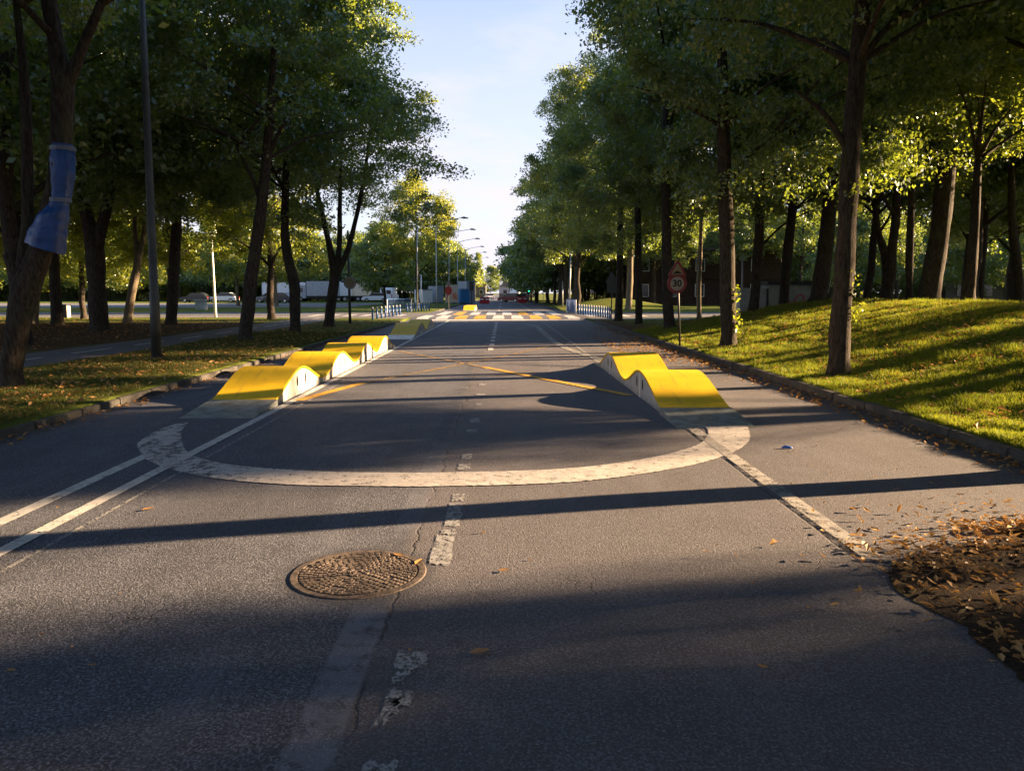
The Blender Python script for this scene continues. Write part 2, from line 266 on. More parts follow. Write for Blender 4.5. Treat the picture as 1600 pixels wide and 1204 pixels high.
# ---------------------------------------------------------------- building helpers
COL = scene.collection
def link_mesh(name, me, m, parent=None, loc=None):
    if m is not None: me.materials.append(m)
    o = bpy.data.objects.new(name, me); COL.objects.link(o)
    if parent: o.parent = parent
    if loc: o.location = loc
    return o
class MB:
    def __init__(s): s.v, s.f = [], []
    def box(s, x0, x1, y0, y1, z0, z1):
        b = len(s.v); s.v += [(x0,y0,z0),(x1,y0,z0),(x1,y1,z0),(x0,y1,z0),(x0,y0,z1),(x1,y0,z1),(x1,y1,z1),(x0,y1,z1)]
        s.f += [tuple(b+i for i in q) for q in ((0,3,2,1),(4,5,6,7),(0,1,5,4),(1,2,6,5),(2,3,7,6),(3,0,4,7))]; return s
    def poly(s, pts): b = len(s.v); s.v += [tuple(p) for p in pts]; s.f.append(tuple(range(b, b+len(pts)))); return s
    def prism(s, pts, axis, a, c):              # closed 2-D outline pushed along an axis from a to c
        f = (lambda p, t: (t, p[0], p[1])) if axis == 'x' else (lambda p, t: (p[0], t, p[1])) if axis == 'y' else (lambda p, t: (p[0], p[1], t))
        b, n = len(s.v), len(pts)
        s.v += [f(p, a) for p in pts]+[f(p, c) for p in pts]
        s.f += [tuple(range(b, b+n)), tuple(range(b+2*n-1, b+n-1, -1))]+[(b+i, b+n+i, b+n+(i+1) % n, b+(i+1) % n) for i in range(n)]; return s
    def tube(s, pts, rad, seg=8, cap=True, rough=0, seed=0):
        b = len(s.v); n = len(pts); P_ = [Vector(p) for p in pts]
        up = Vector((0, 1, 0))
        for i, p in enumerate(P_):
            d = (P_[min(i+1, n-1)]-P_[max(i-1, 0)]).normalized()
            if abs(d.dot(up)) > .95: up = Vector((1, 0, 0))
            a = d.cross(up).normalized(); c = d.cross(a)
            r = rad[i] if isinstance(rad, (list, tuple)) else rad
            for k in range(seg):
                t = 2*math.pi*k/seg; q = a*math.cos(t)+c*math.sin(t)
                rr = r*(1+rough*mnoise.noise(Vector((q.x*2+seed, q.y*2, p.z*1.3+q.z*2)))) if rough else r
                s.v.append(tuple(p+q*rr))
        for i in range(n-1):
            for k in range(seg): s.f.append((b+i*seg+k, b+i*seg+(k+1) % seg, b+(i+1)*seg+(k+1) % seg, b+(i+1)*seg+k))
        if cap: s.f += [tuple(b+k for k in range(seg))[::-1], tuple(b+(n-1)*seg+k for k in range(seg))]
        return s
    def build(s, name, m, parent=None, smooth=False, bevel=0):
        me = bpy.data.meshes.new(name); me.from_pydata(s.v, [], s.f); me.update()
        import bmesh
        bm = bmesh.new(); bm.from_mesh(me); bmesh.ops.recalc_face_normals(bm, faces=bm.faces)
        if bevel: bmesh.ops.bevel(bm, geom=[e for e in bm.edges], offset=bevel, segments=2, affect='EDGES', clamp_overlap=True)
        bm.to_mesh(me); bm.free()
        if smooth: me.polygons.foreach_set('use_smooth', [True]*len(me.polygons))
        return link_mesh(name, me, m, parent)
def tag(o, label, cat, group=None, kind=None):
    if kind: o['kind'] = kind
    if label: o['label'] = label
    if cat: o['category'] = cat
    if group: o['group'] = group
    return o
def struct(o): o['kind'] = 'structure'; return o
def thing(name, label, cat, loc=(0, 0, 0), rz=0, group=None):
    o = bpy.data.objects.new(name, None); COL.objects.link(o); o.location = loc; o.rotation_euler = (0, 0, rz); o.empty_display_size = .2
    return tag(o, label, cat, group)
def dup(root, loc, rz, label=None, scale=None):
    r = root.copy(); COL.objects.link(r); r.location = loc; r.rotation_euler = (0, 0, rz)
    if label: r['label'] = label
    if scale: r.scale = scale
    for ch in list(root.children):
        c = ch.copy(); COL.objects.link(c); c.parent = r
        for q in ch.children: d = q.copy(); COL.objects.link(d); d.parent = c
    return r
def np_mesh(name, verts, nper, tint=None):
    """many separate little faces of nper corners each"""
    nv = len(verts); nf = nv//nper; me = bpy.data.meshes.new(name)
    me.vertices.add(nv); me.vertices.foreach_set('co', np.ascontiguousarray(verts, dtype=np.float32).ravel())
    me.loops.add(nv); me.loops.foreach_set('vertex_index', np.arange(nv, dtype=np.int32))
    me.polygons.add(nf); me.polygons.foreach_set('loop_start', np.arange(0, nv, nper, dtype=np.int32))
    try: me.polygons.foreach_set('loop_total', np.full(nf, nper, dtype=np.int32))
    except Exception: pass
    if tint is not None:
        at = me.attributes.new('tint', 'FLOAT', 'POINT'); at.data.foreach_set('value', np.repeat(tint, nper).astype(np.float32))
    me.update(calc_edges=True); return me
def text_mesh(txt, size):
    cu = bpy.data.curves.new('t', 'FONT'); cu.body = txt; cu.size = size; cu.align_x = 'CENTER'; cu.align_y = 'CENTER'; cu.extrude = .002; cu.offset = size*.03
    o = bpy.data.objects.new('t', cu); COL.objects.link(o)
    me = bpy.data.meshes.new_from_object(o.evaluated_get(bpy.context.evaluated_depsgraph_get())); bpy.data.objects.remove(o); return me

# ---------------------------------------------------------------- ground
def S(t): t = np.clip(t, 0, 1); return t*t*(3-2*t)
def Hz(x, y):
    x, y = np.asarray(x, float), np.asarray(y, float)
    fy = S((y-4.6)/4.5)*(1-S((y-29)/12)); tx = np.clip((x-5.0)/7.5, 0, 1); fx = (.45*S(tx)+.55*tx)*(1-.12*S((x-13)/5))
    z = .105 + 1.2*fx*fy*(x > 4.9)
    z = z + .95*np.exp(-((x-11)/4.5)**2-((y-77)/7)**2)*(x > 5)
    z = z + .05*np.sin(x*.9+1)*np.sin(y*.6)*(fx*fy)
    road = (x > -5.56) & (x < 4.99)
    corner = (x > 2) & (x < 14) & (y < 5.55)
    z = np.where(corner, .0 + .11*S((y-5.25)/.3) + .1*S((x-9)/5), z)
    z = np.where(road, -.08, z)
    z = np.where((x > 2.2) & (x <= 4.99) & (y < 5.5), -.08, z)
    return z
def ground_z(x, y): return float(Hz(x, y))
xs = np.unique(np.concatenate([np.linspace(-600, -60, 28), np.linspace(-60, -8, 53), np.linspace(-8, -5.7, 12), [-5.57, -5.5, 4.6, 4.98, 5.0, 5.02], np.linspace(5.1, 14, 76), np.linspace(14, 60, 47), np.linspace(60, 600, 28)]))
ys = np.unique(np.concatenate([np.linspace(-60, 0, 31), np.linspace(0, 45, 181), np.linspace(45, 110, 88), np.linspace(110, 300, 20), np.linspace(300, 1500, 25)]))
XX, YY = np.meshgrid(xs, ys); ZZ = Hz(XX, YY)
nx, ny = len(xs), len(ys); vv = np.stack([XX, YY, ZZ], -1).reshape(-1, 3)
ff = [(j*nx+i, j*nx+i+1, (j+1)*nx+i+1, (j+1)*nx+i) for j in range(ny-1) for i in range(nx-1)]
me = bpy.data.meshes.new('ground'); me.from_pydata(vv.tolist(), [], ff); me.update()
me.polygons.foreach_set('use_smooth', [True]*len(me.polygons))
struct(link_mesh('ground', me, M['terrain']))

TZ = .118                                        # top of the raised junction table
mb = MB(); prof = [(-14, 0), (44.6, 0), (46.2, TZ), (63.2, TZ), (64.8, 0), (900, 0)]
for (ya, za), (yb, zb) in zip(prof, prof[1:]): mb.poly([(-5.5, ya, za), (4.94, ya, za), (4.94, yb, zb), (-5.5, yb, zb)])
struct(mb.build('road', M['asphalt']))
def rz(y): return float(np.interp(y, [p[0] for p in prof], [p[1] for p in prof]))
struct(MB().poly([(-5.5, 47.5, TZ-.002), (-5.5, 57, TZ-.002), (-14, 58.5, TZ-.002), (-220, 62, TZ-.002), (-220, 53, TZ-.002), (-14, 49, TZ-.002)]).build('side_road', M['asphalt2']))
struct(MB().poly([(4.94, 47.2, TZ-.002), (60, 44, TZ-.002), (60, 53, TZ-.002), (4.94, 60, TZ-.002)]).build('side_road', M['asphalt2']))
struct(MB().poly([(-16, 78, TZ), (-16, 108, TZ), (-230, 112, TZ), (-230, 76, TZ)]).build('car_park', M['pale_asphalt']))
struct(MB().poly([(-5.66, 44.4, .112), (-5.66, 47.5, .112), (-14, 49, .112), (-30, 49.8, .112), (-30, 47.5, .112), (-9, 46.2, .112)]).build('pavement', M['pale_asphalt']))
struct(MB().poly([(5.06, 43.4, .112), (14, 42, .112), (14, 44.5, .112), (4.94, 47.2, .112)]).build('pavement', M['pale_asphalt']))
# cycle path in the left lawn
lft = [(-12, -5), (-10.6, 8), (-9.55, 16), (-9.25, 25), (-9.3, 34), (-9.6, 46.4)]
mb = MB()
for (xa, ya), (xb, yb) in zip(lft, lft[1:]): mb.poly([(xa, ya, .114), (xb, yb, .114), (xb-2.3, yb, .114), (xa-2.3, ya, .114)])
struct(mb.build('path', M['asphalt2']))
mb = MB()
for (xa, ya), (xb, yb) in zip(lft[2:], lft[3:]):
    n = max(1, int((yb-ya)/3.0))
    for k in range(n):
        t0, t1 = k/n, (k+.6)/n; q = lambda t: (xa+(xb-xa)*t-1.15, ya+(yb-ya)*t)
        (a, b), (c, d) = q(t0), q(t1); mb.poly([(a-.05, b, .118), (a+.05, b, .118), (c+.05, d, .118), (c-.05, d, .118)])
struct(mb.build('path_marking', M['white']))

# kerbs: rows of stones along the lawns
def kerb(pts, w=.13, top=.112):
    mb = MB(); rnd = random.Random(5)
    for (xa, ya), (xb, yb) in zip(pts, pts[1:]):
        L = math.hypot(xb-xa, yb-ya); n = max(1, round(L/1.0)); ux, uy = (xb-xa)/L, (yb-ya)/L
        for k in range(n):
            a, b = k*L/n+.006, (k+1)*L/n-.006; j = rnd.uniform(-.008, .008); tz = top+rnd.uniform(-.01, .006)
            o = [(xa+ux*a-uy*(j), ya+uy*a+ux*(j)), (xa+ux*b-uy*(j), ya+uy*b+ux*(j)), (xa+ux*b-uy*(w+j), ya+uy*b+ux*(w+j)), (xa+ux*a-uy*(w+j), ya+uy*a+ux*(w+j))]
            mb.prism([(p[0], p[1]) for p in o], 'z', -.1, tz)
    return struct(mb.build('kerb', M['kerb'], bevel=.012))
kerb([(-5.5, -12), (-5.5, 42), (-6.2, 44), (-7.6, 45.3)], .13, .1)
kerb([(-5.5, 66), (-5.5, 160)], .15)
kerb([(9, 42.6), (5.6, 43.0), (4.5, 41.5), (4.5, 6.9), (4.75, 6.15), (5.5, 5.75), (8, 5.45), (14, 5.4)], -.15) if False else None
kerb([(14, 5.42), (8, 5.5), (5.9, 5.75), (5.3, 5.9), (4.92, 6.3), (4.92, 41.5), (5.6, 42.8), (9, 42.2)], -.15)
kerb([(4.92, 160), (4.92, 66)], .15)

# dirt corner, lying over the edge of the asphalt
dirt0 = [(2.22, -6), (2.18, 2.6), (2.16, 3.02), (2.2, 3.66), (2.1, 3.95), (2.25, 4.35), (2.9, 4.72), (3.66, 5.15), (4.5, 5.5), (5.6, 5.62), (6.5, 5.5), (6.5, -6)]
dr = random.Random(4); dirt = []
for (xa, ya), (xb, yb) in zip(dirt0, dirt0[1:]+dirt0[:1]):
    n = max(1, int(math.dist((xa, ya), (xb, yb))/.05)) if xa < 6 and ya > 0 or yb > 1 else 1
    for k in range(n):
        px_, py_ = xa+(xb-xa)*k/n, ya+(yb-ya)*k/n; jt = .05 if n > 1 else 0
        dirt.append((px_+jt*(mnoise.noise(Vector((px_*7, py_*7, 0)))+dr.uniform(-.3, .3)), py_+jt*(mnoise.noise(Vector((px_*7, py_*7, 9)))+dr.uniform(-.3, .3))))
mb = MB().poly([(x, y, .005) for x, y in dirt]); o = struct(mb.build('soil_verge', M['terrain']))

# ---------------------------------------------------------------- road markings
def strip(pts, w, m, name='road_marking', z=.004):
    """pts centre line; w width"""
    mb = MB(); n = len(pts); L, Rr = [], []
    for i, p in enumerate(pts):
        a, b = pts[max(i-1, 0)], pts[min(i+1, n-1)]; d = Vector((b[0]-a[0], b[1]-a[1])).normalized(); k = Vector((-d.y, d.x))*w/2
        L.append((p[0]+k.x, p[1]+k.y)); Rr.append((p[0]-k.x, p[1]-k.y))
    for i in range(n-1): mb.poly([(*q, rz(q[1])+z) for q in (L[i], L[i+1], Rr[i+1], Rr[i])])
    return struct(mb.build(name, m))
def smooth_curve(pts, n=6):
    out = []
    for i in range(len(pts)-1):
        p0, p1, p2, p3 = (Vector(pts[max(i-1, 0)]), Vector(pts[i]), Vector(pts[i+1]), Vector(pts[min(i+2, len(pts)-1)]))
        for k in range(n):
            t = k/n; out.append(tuple(.5*((2*p1)+(p2-p0)*t+(2*p0-5*p1+4*p2-p3)*t*t+(3*p1-p0-3*p2+p3)*t**3)))
    return out+[tuple(pts[-1])]
LY = [-8, 3.5, 4.66, 7.47, 11.6, 20, 30, 44.5]
strip([(-3.12, y) for y in LY], .11, M['white'], z=.006)
strip([(-3.53, y) for y in (-8, 3, 5, 7.6)], .12, M['white'], z=.004)
strip([(-2.90, y) for y in (-8, 3, 6, 9, 14)], .035, M['white_faint'], z=.004)
strip([(2.24, y) for y in (4.42, 5.7, 7.2, 8.95)], .13, M['white_worn'], z=.010)
strip([(2.2, y) for y in (17.6, 24, 32, 44)], .1, M['white_faint'], z=.006)
outer = [(-4.02, 9.3), (-4.03, 8.93), (-3.93, 8.23), (-3.69, 7.72), (-3.28, 7.13), (-2.61, 6.61), (-1.86, 6.33), (-1.1, 6.26), (-.46, 6.25), (.62, 6.39), (1.55, 6.86), (2.17, 7.41), (2.62, 8.08), (2.9, 8.93), (2.92, 9.2)]
inner = [(-3.9, 9.46), (-3.75, 8.9), (-3.47, 8.22), (-3.07, 7.5), (-2.47, 7.04), (-1.64, 6.79), (-1.05, 6.74), (-.49, 6.74), (.55, 6.87), (1.39, 7.3), (2.01, 7.91), (2.28, 8.45), (2.40, 8.9), (2.4, 9.2)]
so, si = smooth_curve(outer, 8), smooth_curve(inner, 8)
def resamp(c, n):
    d = [0]
    for a, b in zip(c, c[1:]): d.append(d[-1]+math.dist(a, b))
    t = np.linspace(0, d[-1], n); return list(zip(np.interp(t, d, [p[0] for p in c]), np.interp(t, d, [p[1] for p in c])))
so, si = resamp(so, 420), resamp(si, 420); rnd = random.Random(2); jj = lambda p: (p[0]+rnd.uniform(-.007, .007), p[1]+rnd.uniform(-.007, .007)); so, si = [jj(p) for p in so], [jj(p) for p in si]; mb = MB()
for i in range(419):
    mb.poly([(*so[i], .008), (*so[i+1], .008), (*si[i+1], .008), (*si[i], .008)])
struct(mb.build('road_marking', M['cream']))
strip(smooth_curve([(2.35, 18.4), (1.95, 21), (1.72, 24), (1.62, 31.5), (1.6, 36.2), (1.1, 39), (-.35, 40.6), (-1.8, 39.8), (-2.6, 38.2)], 5), .22, M['white_worn'], z=.008)
# dashed centre line: broken flakes of old paint
rnd = random.Random(11); mb = MB()
def flake(x0, x1, y0, y1, z=.005, jag=.025):
    n = 7; xs_ = [x0+(x1-x0)*i/n for i in range(n+1)]
    a = [(x, y0+rnd.uniform(-jag, jag)) for x in xs_]; b = [(x, y1+rnd.uniform(-jag, jag)) for x in xs_[::-1]]
    ys_ = [y0+(y1-y0)*i/4 for i in (1, 2, 3)]
    c = [(x1+rnd.uniform(-jag, jag*.4), y) for y in ys_]; d = [(x0+rnd.uniform(-jag*.3, jag*.3), y) for y in ys_[::-1]]
    mb.poly([(p[0], p[1], rz(p[1])+z) for p in a+c+b+d])
for x0, x1, y0, y1 in [(-.48, -.36, 2.25, 2.47), (-.47, -.33, 3.14, 3.28), (-.46, -.40, 3.0, 3.10), (-.47, -.40, 2.78, 2.9), (-.46, -.36, 2.84, 2.95), (-.48, -.42, 2.7, 2.76),
        (-.44, -.32, 4.4, 4.95), (-.42, -.32, 4.97, 5.06), (-.41, -.3, 5.15, 5.72), (-.40, -.3, 5.8, 6.0), (-.42, -.3, 6.85, 7.1), (-.41, -.3, 7.3, 7.55),
        (-.43, -.3, 8.75, 8.95), (-.42, -.3, 9.4, 9.75), (-.4, -.3, 10.9, 11.1), (-.42, -.28, 11.9, 12.15), (-.42, -.3, 13.2, 13.5), (-.4, -.3, 14.1, 14.4), (-.38, -.3, 16, 16.2)]:
    flake(x0, x1, y0, y1)
struct(mb.build('road_marking', paint_mat('old_centre_paint', (.36, .37, .38), .475, 22, .06)))
mb = MB(); jag = .02
y = 21.5
while y < 42: flake(-.42, -.27, y, y+.95, jag=.03); y += 1.9
struct(mb.build('road_marking', M['white']))
mb = MB(); y = 68
while y < 180: flake(-.43, -.29, y, y+3); y += 9
struct(mb.build('road_marking', M['white']))
for pts, k in (([(-2.85, 21.1), (-.4, 16.5)], 'yellow_worn'), ([(-.4, 16.5), (1.98, 11.9)], 'yellow'), ([(-3.05, 11.4), (-2.5, 13.6)], 'yellow'), ([(-2.5, 13.6), (-.34, 18.5)], 'yellow_worn'), ([(-.34, 18.5), (1.55, 23.4)], 'yellow_worn'),
        ([(-2.7, 33.9), (-.22, 28.9), (1.6, 24.8)], 'white_faint'), ([(-2.9, 25.6), (-1.6, 29.6), (1.5, 36)], 'white_faint')):
    strip(pts, .17 if k == 'yellow' else .14, M[k], z=.0095)
# junction table: edge band, teeth and two rows of bars
strip([(-6.4, 44.75), (-5.5, 44.75)], .01, M['white']) if False else None
mb = MB(); mb.poly([(-5.45, 44.45, .006), (4.45, 44.45, .006), (4.45, 45.15, rz(45.15)+.006), (-5.45, 45.15, rz(45.15)+.006)]); struct(mb.build('road_marking', M['white']))
mw, my = MB(), MB()
for i in range(9):
    x = -4.75+i*1.12; tgt = my if i in (2, 3, 6, 7) else mw
    tgt.poly([(x-.36, 45.35, rz(45.35)+.006), (x+.36, 45.35, rz(45.35)+.006), (x+.35, 46.2, TZ+.006), (x-.35, 46.2, TZ+.006)]); tgt.poly([(x-.35, 46.2, TZ+.006), (x+.35, 46.2, TZ+.006), (x+.3, 50.6, TZ+.006), (x-.3, 50.6, TZ+.006)])
for i in range(8):
    x = -4.2+i*1.12; tgt = my if i in (1, 5) else mw
    tgt.poly([(x-.32, 51.6, TZ+.005), (x+.32, 51.6, TZ+.005), (x+.32, 60.5, TZ+.005), (x-.32, 60.5, TZ+.005)])
mw.poly([(-5.4, 62.4, TZ+.005), (4.4, 62.4, TZ+.005), (4.4, 63.1, TZ+.005), (-5.4, 63.1, TZ+.005)])
struct(mw.build('road_marking', M['white'])); struct(my.build('road_marking', M['yellow']))
mb = MB()
for x in np.arange(-12.5, -6, 1.1): mb.poly([(x, 49.2, TZ+.003), (x+.5, 49.2, TZ+.003), (x+.5, 52.5, TZ+.003), (x, 52.5, TZ+.003)])
for x in np.arange(5.4, 9.5, 1.1): mb.poly([(x, 48.2, TZ+.003), (x+.5, 48.2, TZ+.003), (x+.5, 51.5, TZ+.003), (x, 51.5, TZ+.003)])
struct(mb.build('road_marking', M['white']))
mb = MB(); mb.poly([(-3.2, 66, .006), (-3.0, 66, .006), (-3.0, 200, .006), (-3.2, 200, .006)]); mb.poly([(2.3, 66, .006), (2.45, 66, .006), (2.45, 200, .006), (2.3, 200, .006)])
struct(mb.build('road_marking', M['white_worn']))

# ---------------------------------------------------------------- wavy yellow ramps
def pump_track(label, xc, w, keys, feet, loc_y):
    """keys: (y, z) of the wave; feet: (y_start, y_end) of the metal end plates; all y in world, local origin at the near foot"""
    t = thing('wave_ramp', label, 'ramp', (xc, loc_y, rz(loc_y)), 0, 'yellow wave ramps in the cycle lanes')
    def prof(y):
        for (ya, za), (yb, zb) in zip(keys, keys[1:]):
            if ya <= y <= yb:
                u = (y-ya)/(yb-ya)
                if ya == keys[0][0]: u = .5*(1-math.cos(math.pi*(.18+.82*u))); u0 = .5*(1-math.cos(math.pi*.18)); u = (u-u0)/(1-u0)
                elif yb == keys[-1][0]: u = .5*(1-math.cos(math.pi*.82*u))/(.5*(1-math.cos(math.pi*.82)))
                else: u = .5*(1-math.cos(math.pi*u))
                return za+(zb-za)*u
        return keys[-1][1]
    Y0, Y1 = keys[0][0], keys[-1][0]; N = int((Y1-Y0)/.08); ysamp = [Y0+(Y1-Y0)*i/N for i in range(N+1)]
    top = [(y-loc_y, prof(y)) for y in ysamp]; bot = [(y, z-.035) for y, z in top[::-1]]
    MBs = MB(); n = len(top); b = 0
    for x in (-w/2, w/2): MBs.v += [(x, y, z) for y, z in top]+[(x, y, z-.035) for y, z in top]
    for i in range(n-1):
        MBs.f += [(i, i+1, 2*n+i+1, 2*n+i), (n+i, 3*n+i, 3*n+i+1, n+i+1), (i, n+i, n+i+1, i+1), (2*n+i, 2*n+i+1, 3*n+i+1, 3*n+i)]
    MBs.f += [(0, 2*n, 3*n, n), (n-1, 2*n-1, 4*n-1, 3*n-1)]
    dk = MBs.build('deck', M['ramp'], t)
    for sx in (-1, 1):
        xo = sx*(w/2-.012); s = MB()
        pts = [(y, z-.034) for y, z in top]
        for i in range(n-1):
            (ya, za), (yb, zb) = pts[i], pts[i+1]
            s.poly([(xo, ya, .004), (xo, yb, .004), (xo, yb, zb), (xo, ya, za)]); s.poly([(xo-sx*.02, ya, .004), (xo-sx*.02, yb, .004), (xo-sx*.02, yb, zb), (xo-sx*.02, ya, za)])
        s.poly([(xo, pts[0][0], .004), (xo-sx*.02, pts[0][0], .004), (xo-sx*.02, pts[0][0], pts[0][1]), (xo, pts[0][0], pts[0][1])])
        sp = s.build('side_panel', M['ramp_side'], t)
        for (yk, zk) in keys[1:-1]:
            if zk > .3:
                j = MB().box(xo-.004, xo+sx*.006+.001, yk-loc_y-.07, yk-loc_y+.05, .005, zk-.04).build('joint_strip', M['ramp_joint'], sp)
                for dy in (-.24, .26):
                    h = MB(); yy = yk-loc_y+dy; zz = .22
                    h.prism([(yy+.045*math.cos(a), zz+.085*math.sin(a)) for a in np.linspace(0, 2*math.pi, 17)[:-1]], 'x', xo-.001, xo+sx*.003); h.build('hand_hole_disc', M['hole'], sp)  # black disc paints the darkness inside a hand hole
    for (ya, yb, za, zb) in feet:
        p = MB(); x0, x1 = -w/2-.02, w/2+.02; a, b = ya-loc_y, yb-loc_y
        p.v += [(x0, a, za+.003), (x1, a, za+.003), (x1, b, zb+.006), (x0, b, zb+.006), (x0, a, -.0+.001), (x1, a, .001), (x1, b, .001), (x0, b, .001)]
        p.f += [(0, 1, 2, 3), (4, 7, 6, 5), (0, 4, 5, 1), (1, 5, 6, 2), (2, 6, 7, 3), (3, 7, 4, 0)]
        p.build('foot_plate', M['galv'], t)
    return t
pump_track('short yellow wave ramp of two humps on the right, before the speed sign', 2.545, .91, [(10.02, .095), (11.72, .42), (13.25, .13), (15.05, .43), (16.6, .095)], [(9.03, 10.04, 0, .09), (16.58, 17.5, .09, 0)], 9.03)
pump_track('long yellow wave ramp of four humps on the left, nearest of the left-hand ramps', -3.68, .91, [(10.85, .095), (12.3, .43), (13.85, .12), (15.4, .43), (16.9, .12), (18.3, .42), (19.7, .12), (21.1, .42), (22.5, .095)], [(9.8, 10.87, 0, .09), (22.48, 23.4, .09, 0)], 9.8)
pump_track('yellow wave ramp of two humps with a pale foot plate, second along the left edge', -3.62, .91, [(27.6, .095), (30, .43), (31.9, .12), (34, .43), (35.6, .095)], [(26.6, 27.62, 0, .09), (35.58, 36.6, .09, 0)], 26.6)
pump_track('small far yellow ramp just beyond the striped crossing', -2.9, .95, [(65.5, .095), (67.2, .48), (69, .12), (71, .46), (72.4, .095)], [(65.0, 65.52, 0, .09)], 65.0)

# ---------------------------------------------------------------- manhole
t = thing('manhole_cover', 'round rusty cast iron manhole cover set in the near asphalt', 'manhole cover', (-.83, 4.27, .002))
mb = MB()
for a0 in range(64):
    a, b = 2*math.pi*a0/64, 2*math.pi*(a0+1)/64
    for r0, r1, z0, z1 in ((.387, .380, .0, .005), (.380, .345, .005, .005), (.345, .341, .005, .0015)):
        mb.poly([(r0*math.cos(a), r0*math.sin(a), z0), (r0*math.cos(b), r0*math.sin(b), z0), (r1*math.cos(b), r1*math.sin(b), z1), (r1*math.cos(a), r1*math.sin(a), z1)])
mb.build('rim', M['iron'], t)
mb = MB(); mb.poly([(.335*math.cos(a), .335*math.sin(a), .002) for a in np.linspace(0, 2*math.pi, 65)[:-1]]); rm = random.Random(8)
for ri_, rad_ in enumerate(np.arange(.03, .325, .0265)):
    nb = max(5, int(2*math.pi*rad_/.036))
    for k in range(nb):
        if rm.random() < .05: continue
        a = 2*math.pi*(k+.5*(ri_ % 2)+rm.uniform(-.12, .12))/nb; w_ = .36*math.pi/nb*2; r0, r1 = rad_-.008+rm.uniform(-.002, .002), rad_+.009+rm.uniform(-.002, .002)
        q = [(r0*math.cos(a-w_), r0*math.sin(a-w_)), (r0*math.cos(a+w_), r0*math.sin(a+w_)), (r1*math.cos(a+w_*.8), r1*math.sin(a+w_*.8)), (r1*math.cos(a-w_*.8), r1*math.sin(a-w_*.8))]
        mb.prism(q, 'z', .0022, .0085+rm.uniform(-.002, .001))
mb.build('lid', M['iron'], t)
# ---------------------------------------------------------------- leaves, crowns, trunks
def leaf_faces(rng, c, size, up_bias=.6, asp=.62):
    """kite shaped folded leaves centred on c (N,3)"""
    n = len(c); nrm = rng.normal(size=(n, 3)); nrm[:, 2] += up_bias; nrm /= np.linalg.norm(nrm, axis=1)[:, None]
    t = rng.normal(size=(n, 3)); t -= nrm*np.sum(t*nrm, 1)[:, None]; t /= np.linalg.norm(t, axis=1)[:, None]+1e-9
    b = np.cross(nrm, t); s = (size*rng.uniform(.6, 1.35, n))[:, None]
    v = np.empty((n, 4, 3)); v[:, 0] = c-t*s*.5; v[:, 1] = c+b*s*asp*.5+nrm*s*.10; v[:, 2] = c+t*s*.55-nrm*s*.06; v[:, 3] = c-b*s*asp*.5+nrm*s*.10
    return v.reshape(-1, 3)
def curled_leaves(rng, c, size, tilt=.28):
    n = len(c); a = rng.uniform(0, 2*math.pi, n); t = np.stack([np.cos(a), np.sin(a), rng.normal(size=n)*tilt], -1); b = np.stack([-np.sin(a), np.cos(a), rng.normal(size=n)*tilt], -1)
    s = (size*rng.uniform(.55, 1.4, n)); asp = rng.uniform(.35, .6, n); cu = rng.uniform(.1, .7, n); cv = rng.uniform(-.15, .45, n); out = np.empty((n, 3, 3, 3))
    for i, (u, w) in enumerate(((-.5, .45), (.05, 1.0), (.55, .12))):
        for j, v in enumerate((-1, 0, 1)):
            zz = s*(cu*(v*w*asp*.5)**2*6+cv*u*u*1.4)
            out[:, i, j] = c+t*(s*u)[:, None]+b*(s*asp*.5*w*v)[:, None]; out[:, i, j, 2] += zz
    f = [out[:, i, j] for q in ((0, 0), (0, 1), (1, 0), (1, 1)) for i, j in ((q[0], q[1]), (q[0]+1, q[1]), (q[0]+1, q[1]+1), (q[0], q[1]+1))]
    v = np.stack(f, 1).reshape(-1, 3); return v
def crown_mesh(name, seed, Rc, z0, z1, ncl, lpc, ls, sig=.5, wide=.3, lobes=.28, cone=0):
    rng = np.random.default_rng(seed); n = ncl
    t = rng.beta(1.35, 1.35, n*2); ang = rng.uniform(0, 2*math.pi, n*2)
    k = np.where(t < wide, .5+.5*np.sqrt(np.clip(t/wide, 0, 1)), np.clip(1-np.clip((t-wide)/(1-wide), 0, 1)**1.45, 0, 1)**.75)
    if cone: k = np.where(t < .1, .7+3*t, 1-.86*np.clip((t-.1)/.9, 0, 1)**.95)
    lob = np.array([mnoise.noise(Vector((math.cos(a)*1.6+seed*3.1, math.sin(a)*1.6, tt*3.2))) for a, tt in zip(ang, t)])
    rr = Rc*k*(1+lobes*2*lob)
    u = rng.uniform(0, 1, n*2)**.42
    c = np.stack([np.cos(ang)*rr*u, np.sin(ang)*rr*u, z0+(z1-z0)*t], -1)
    nl = 46; li = rng.integers(0, len(c), nl*4); li = li[np.argsort(-u[li])][:nl]; lc = c[li]*np.array([1.04, 1.04, 1])      # foliage gathered in boughs
    m2 = rng.uniform(size=len(c)) < .58; wh = rng.integers(0, nl, len(c)); bough = lc[wh]+np.clip(rng.normal(size=(len(c), 3)), -1.6, 1.6)*np.array([.62, .62, .42])*(Rc/4.6)
    c = np.where(m2[:, None], bough, c*np.array([.93, .93, 1]))
    keep = np.array([mnoise.noise(Vector(p)*.42+Vector((seed, 0, 0))) > -.16 for p in c]); c = c[keep][:n]
    pts = c[:, None, :]+np.clip(rng.normal(size=(len(c), lpc, 3)), -1.7, 1.7)*np.array([sig, sig, sig*.55])*rng.uniform(.55, 1.3, (len(c), 1, 1))
    d = np.hypot(pts[..., 0]-c[:, None, 0], pts[..., 1]-c[:, None, 1]); pts[..., 2] -= .4*d
    tint = np.clip(np.repeat(rng.uniform(0, 1, len(c)), lpc)*.45+rng.uniform(0, 1, len(c)*lpc)*.55, 0, 1)
    return np_mesh(name, leaf_faces(rng, pts.reshape(-1, 3), ls), 4, tint), c
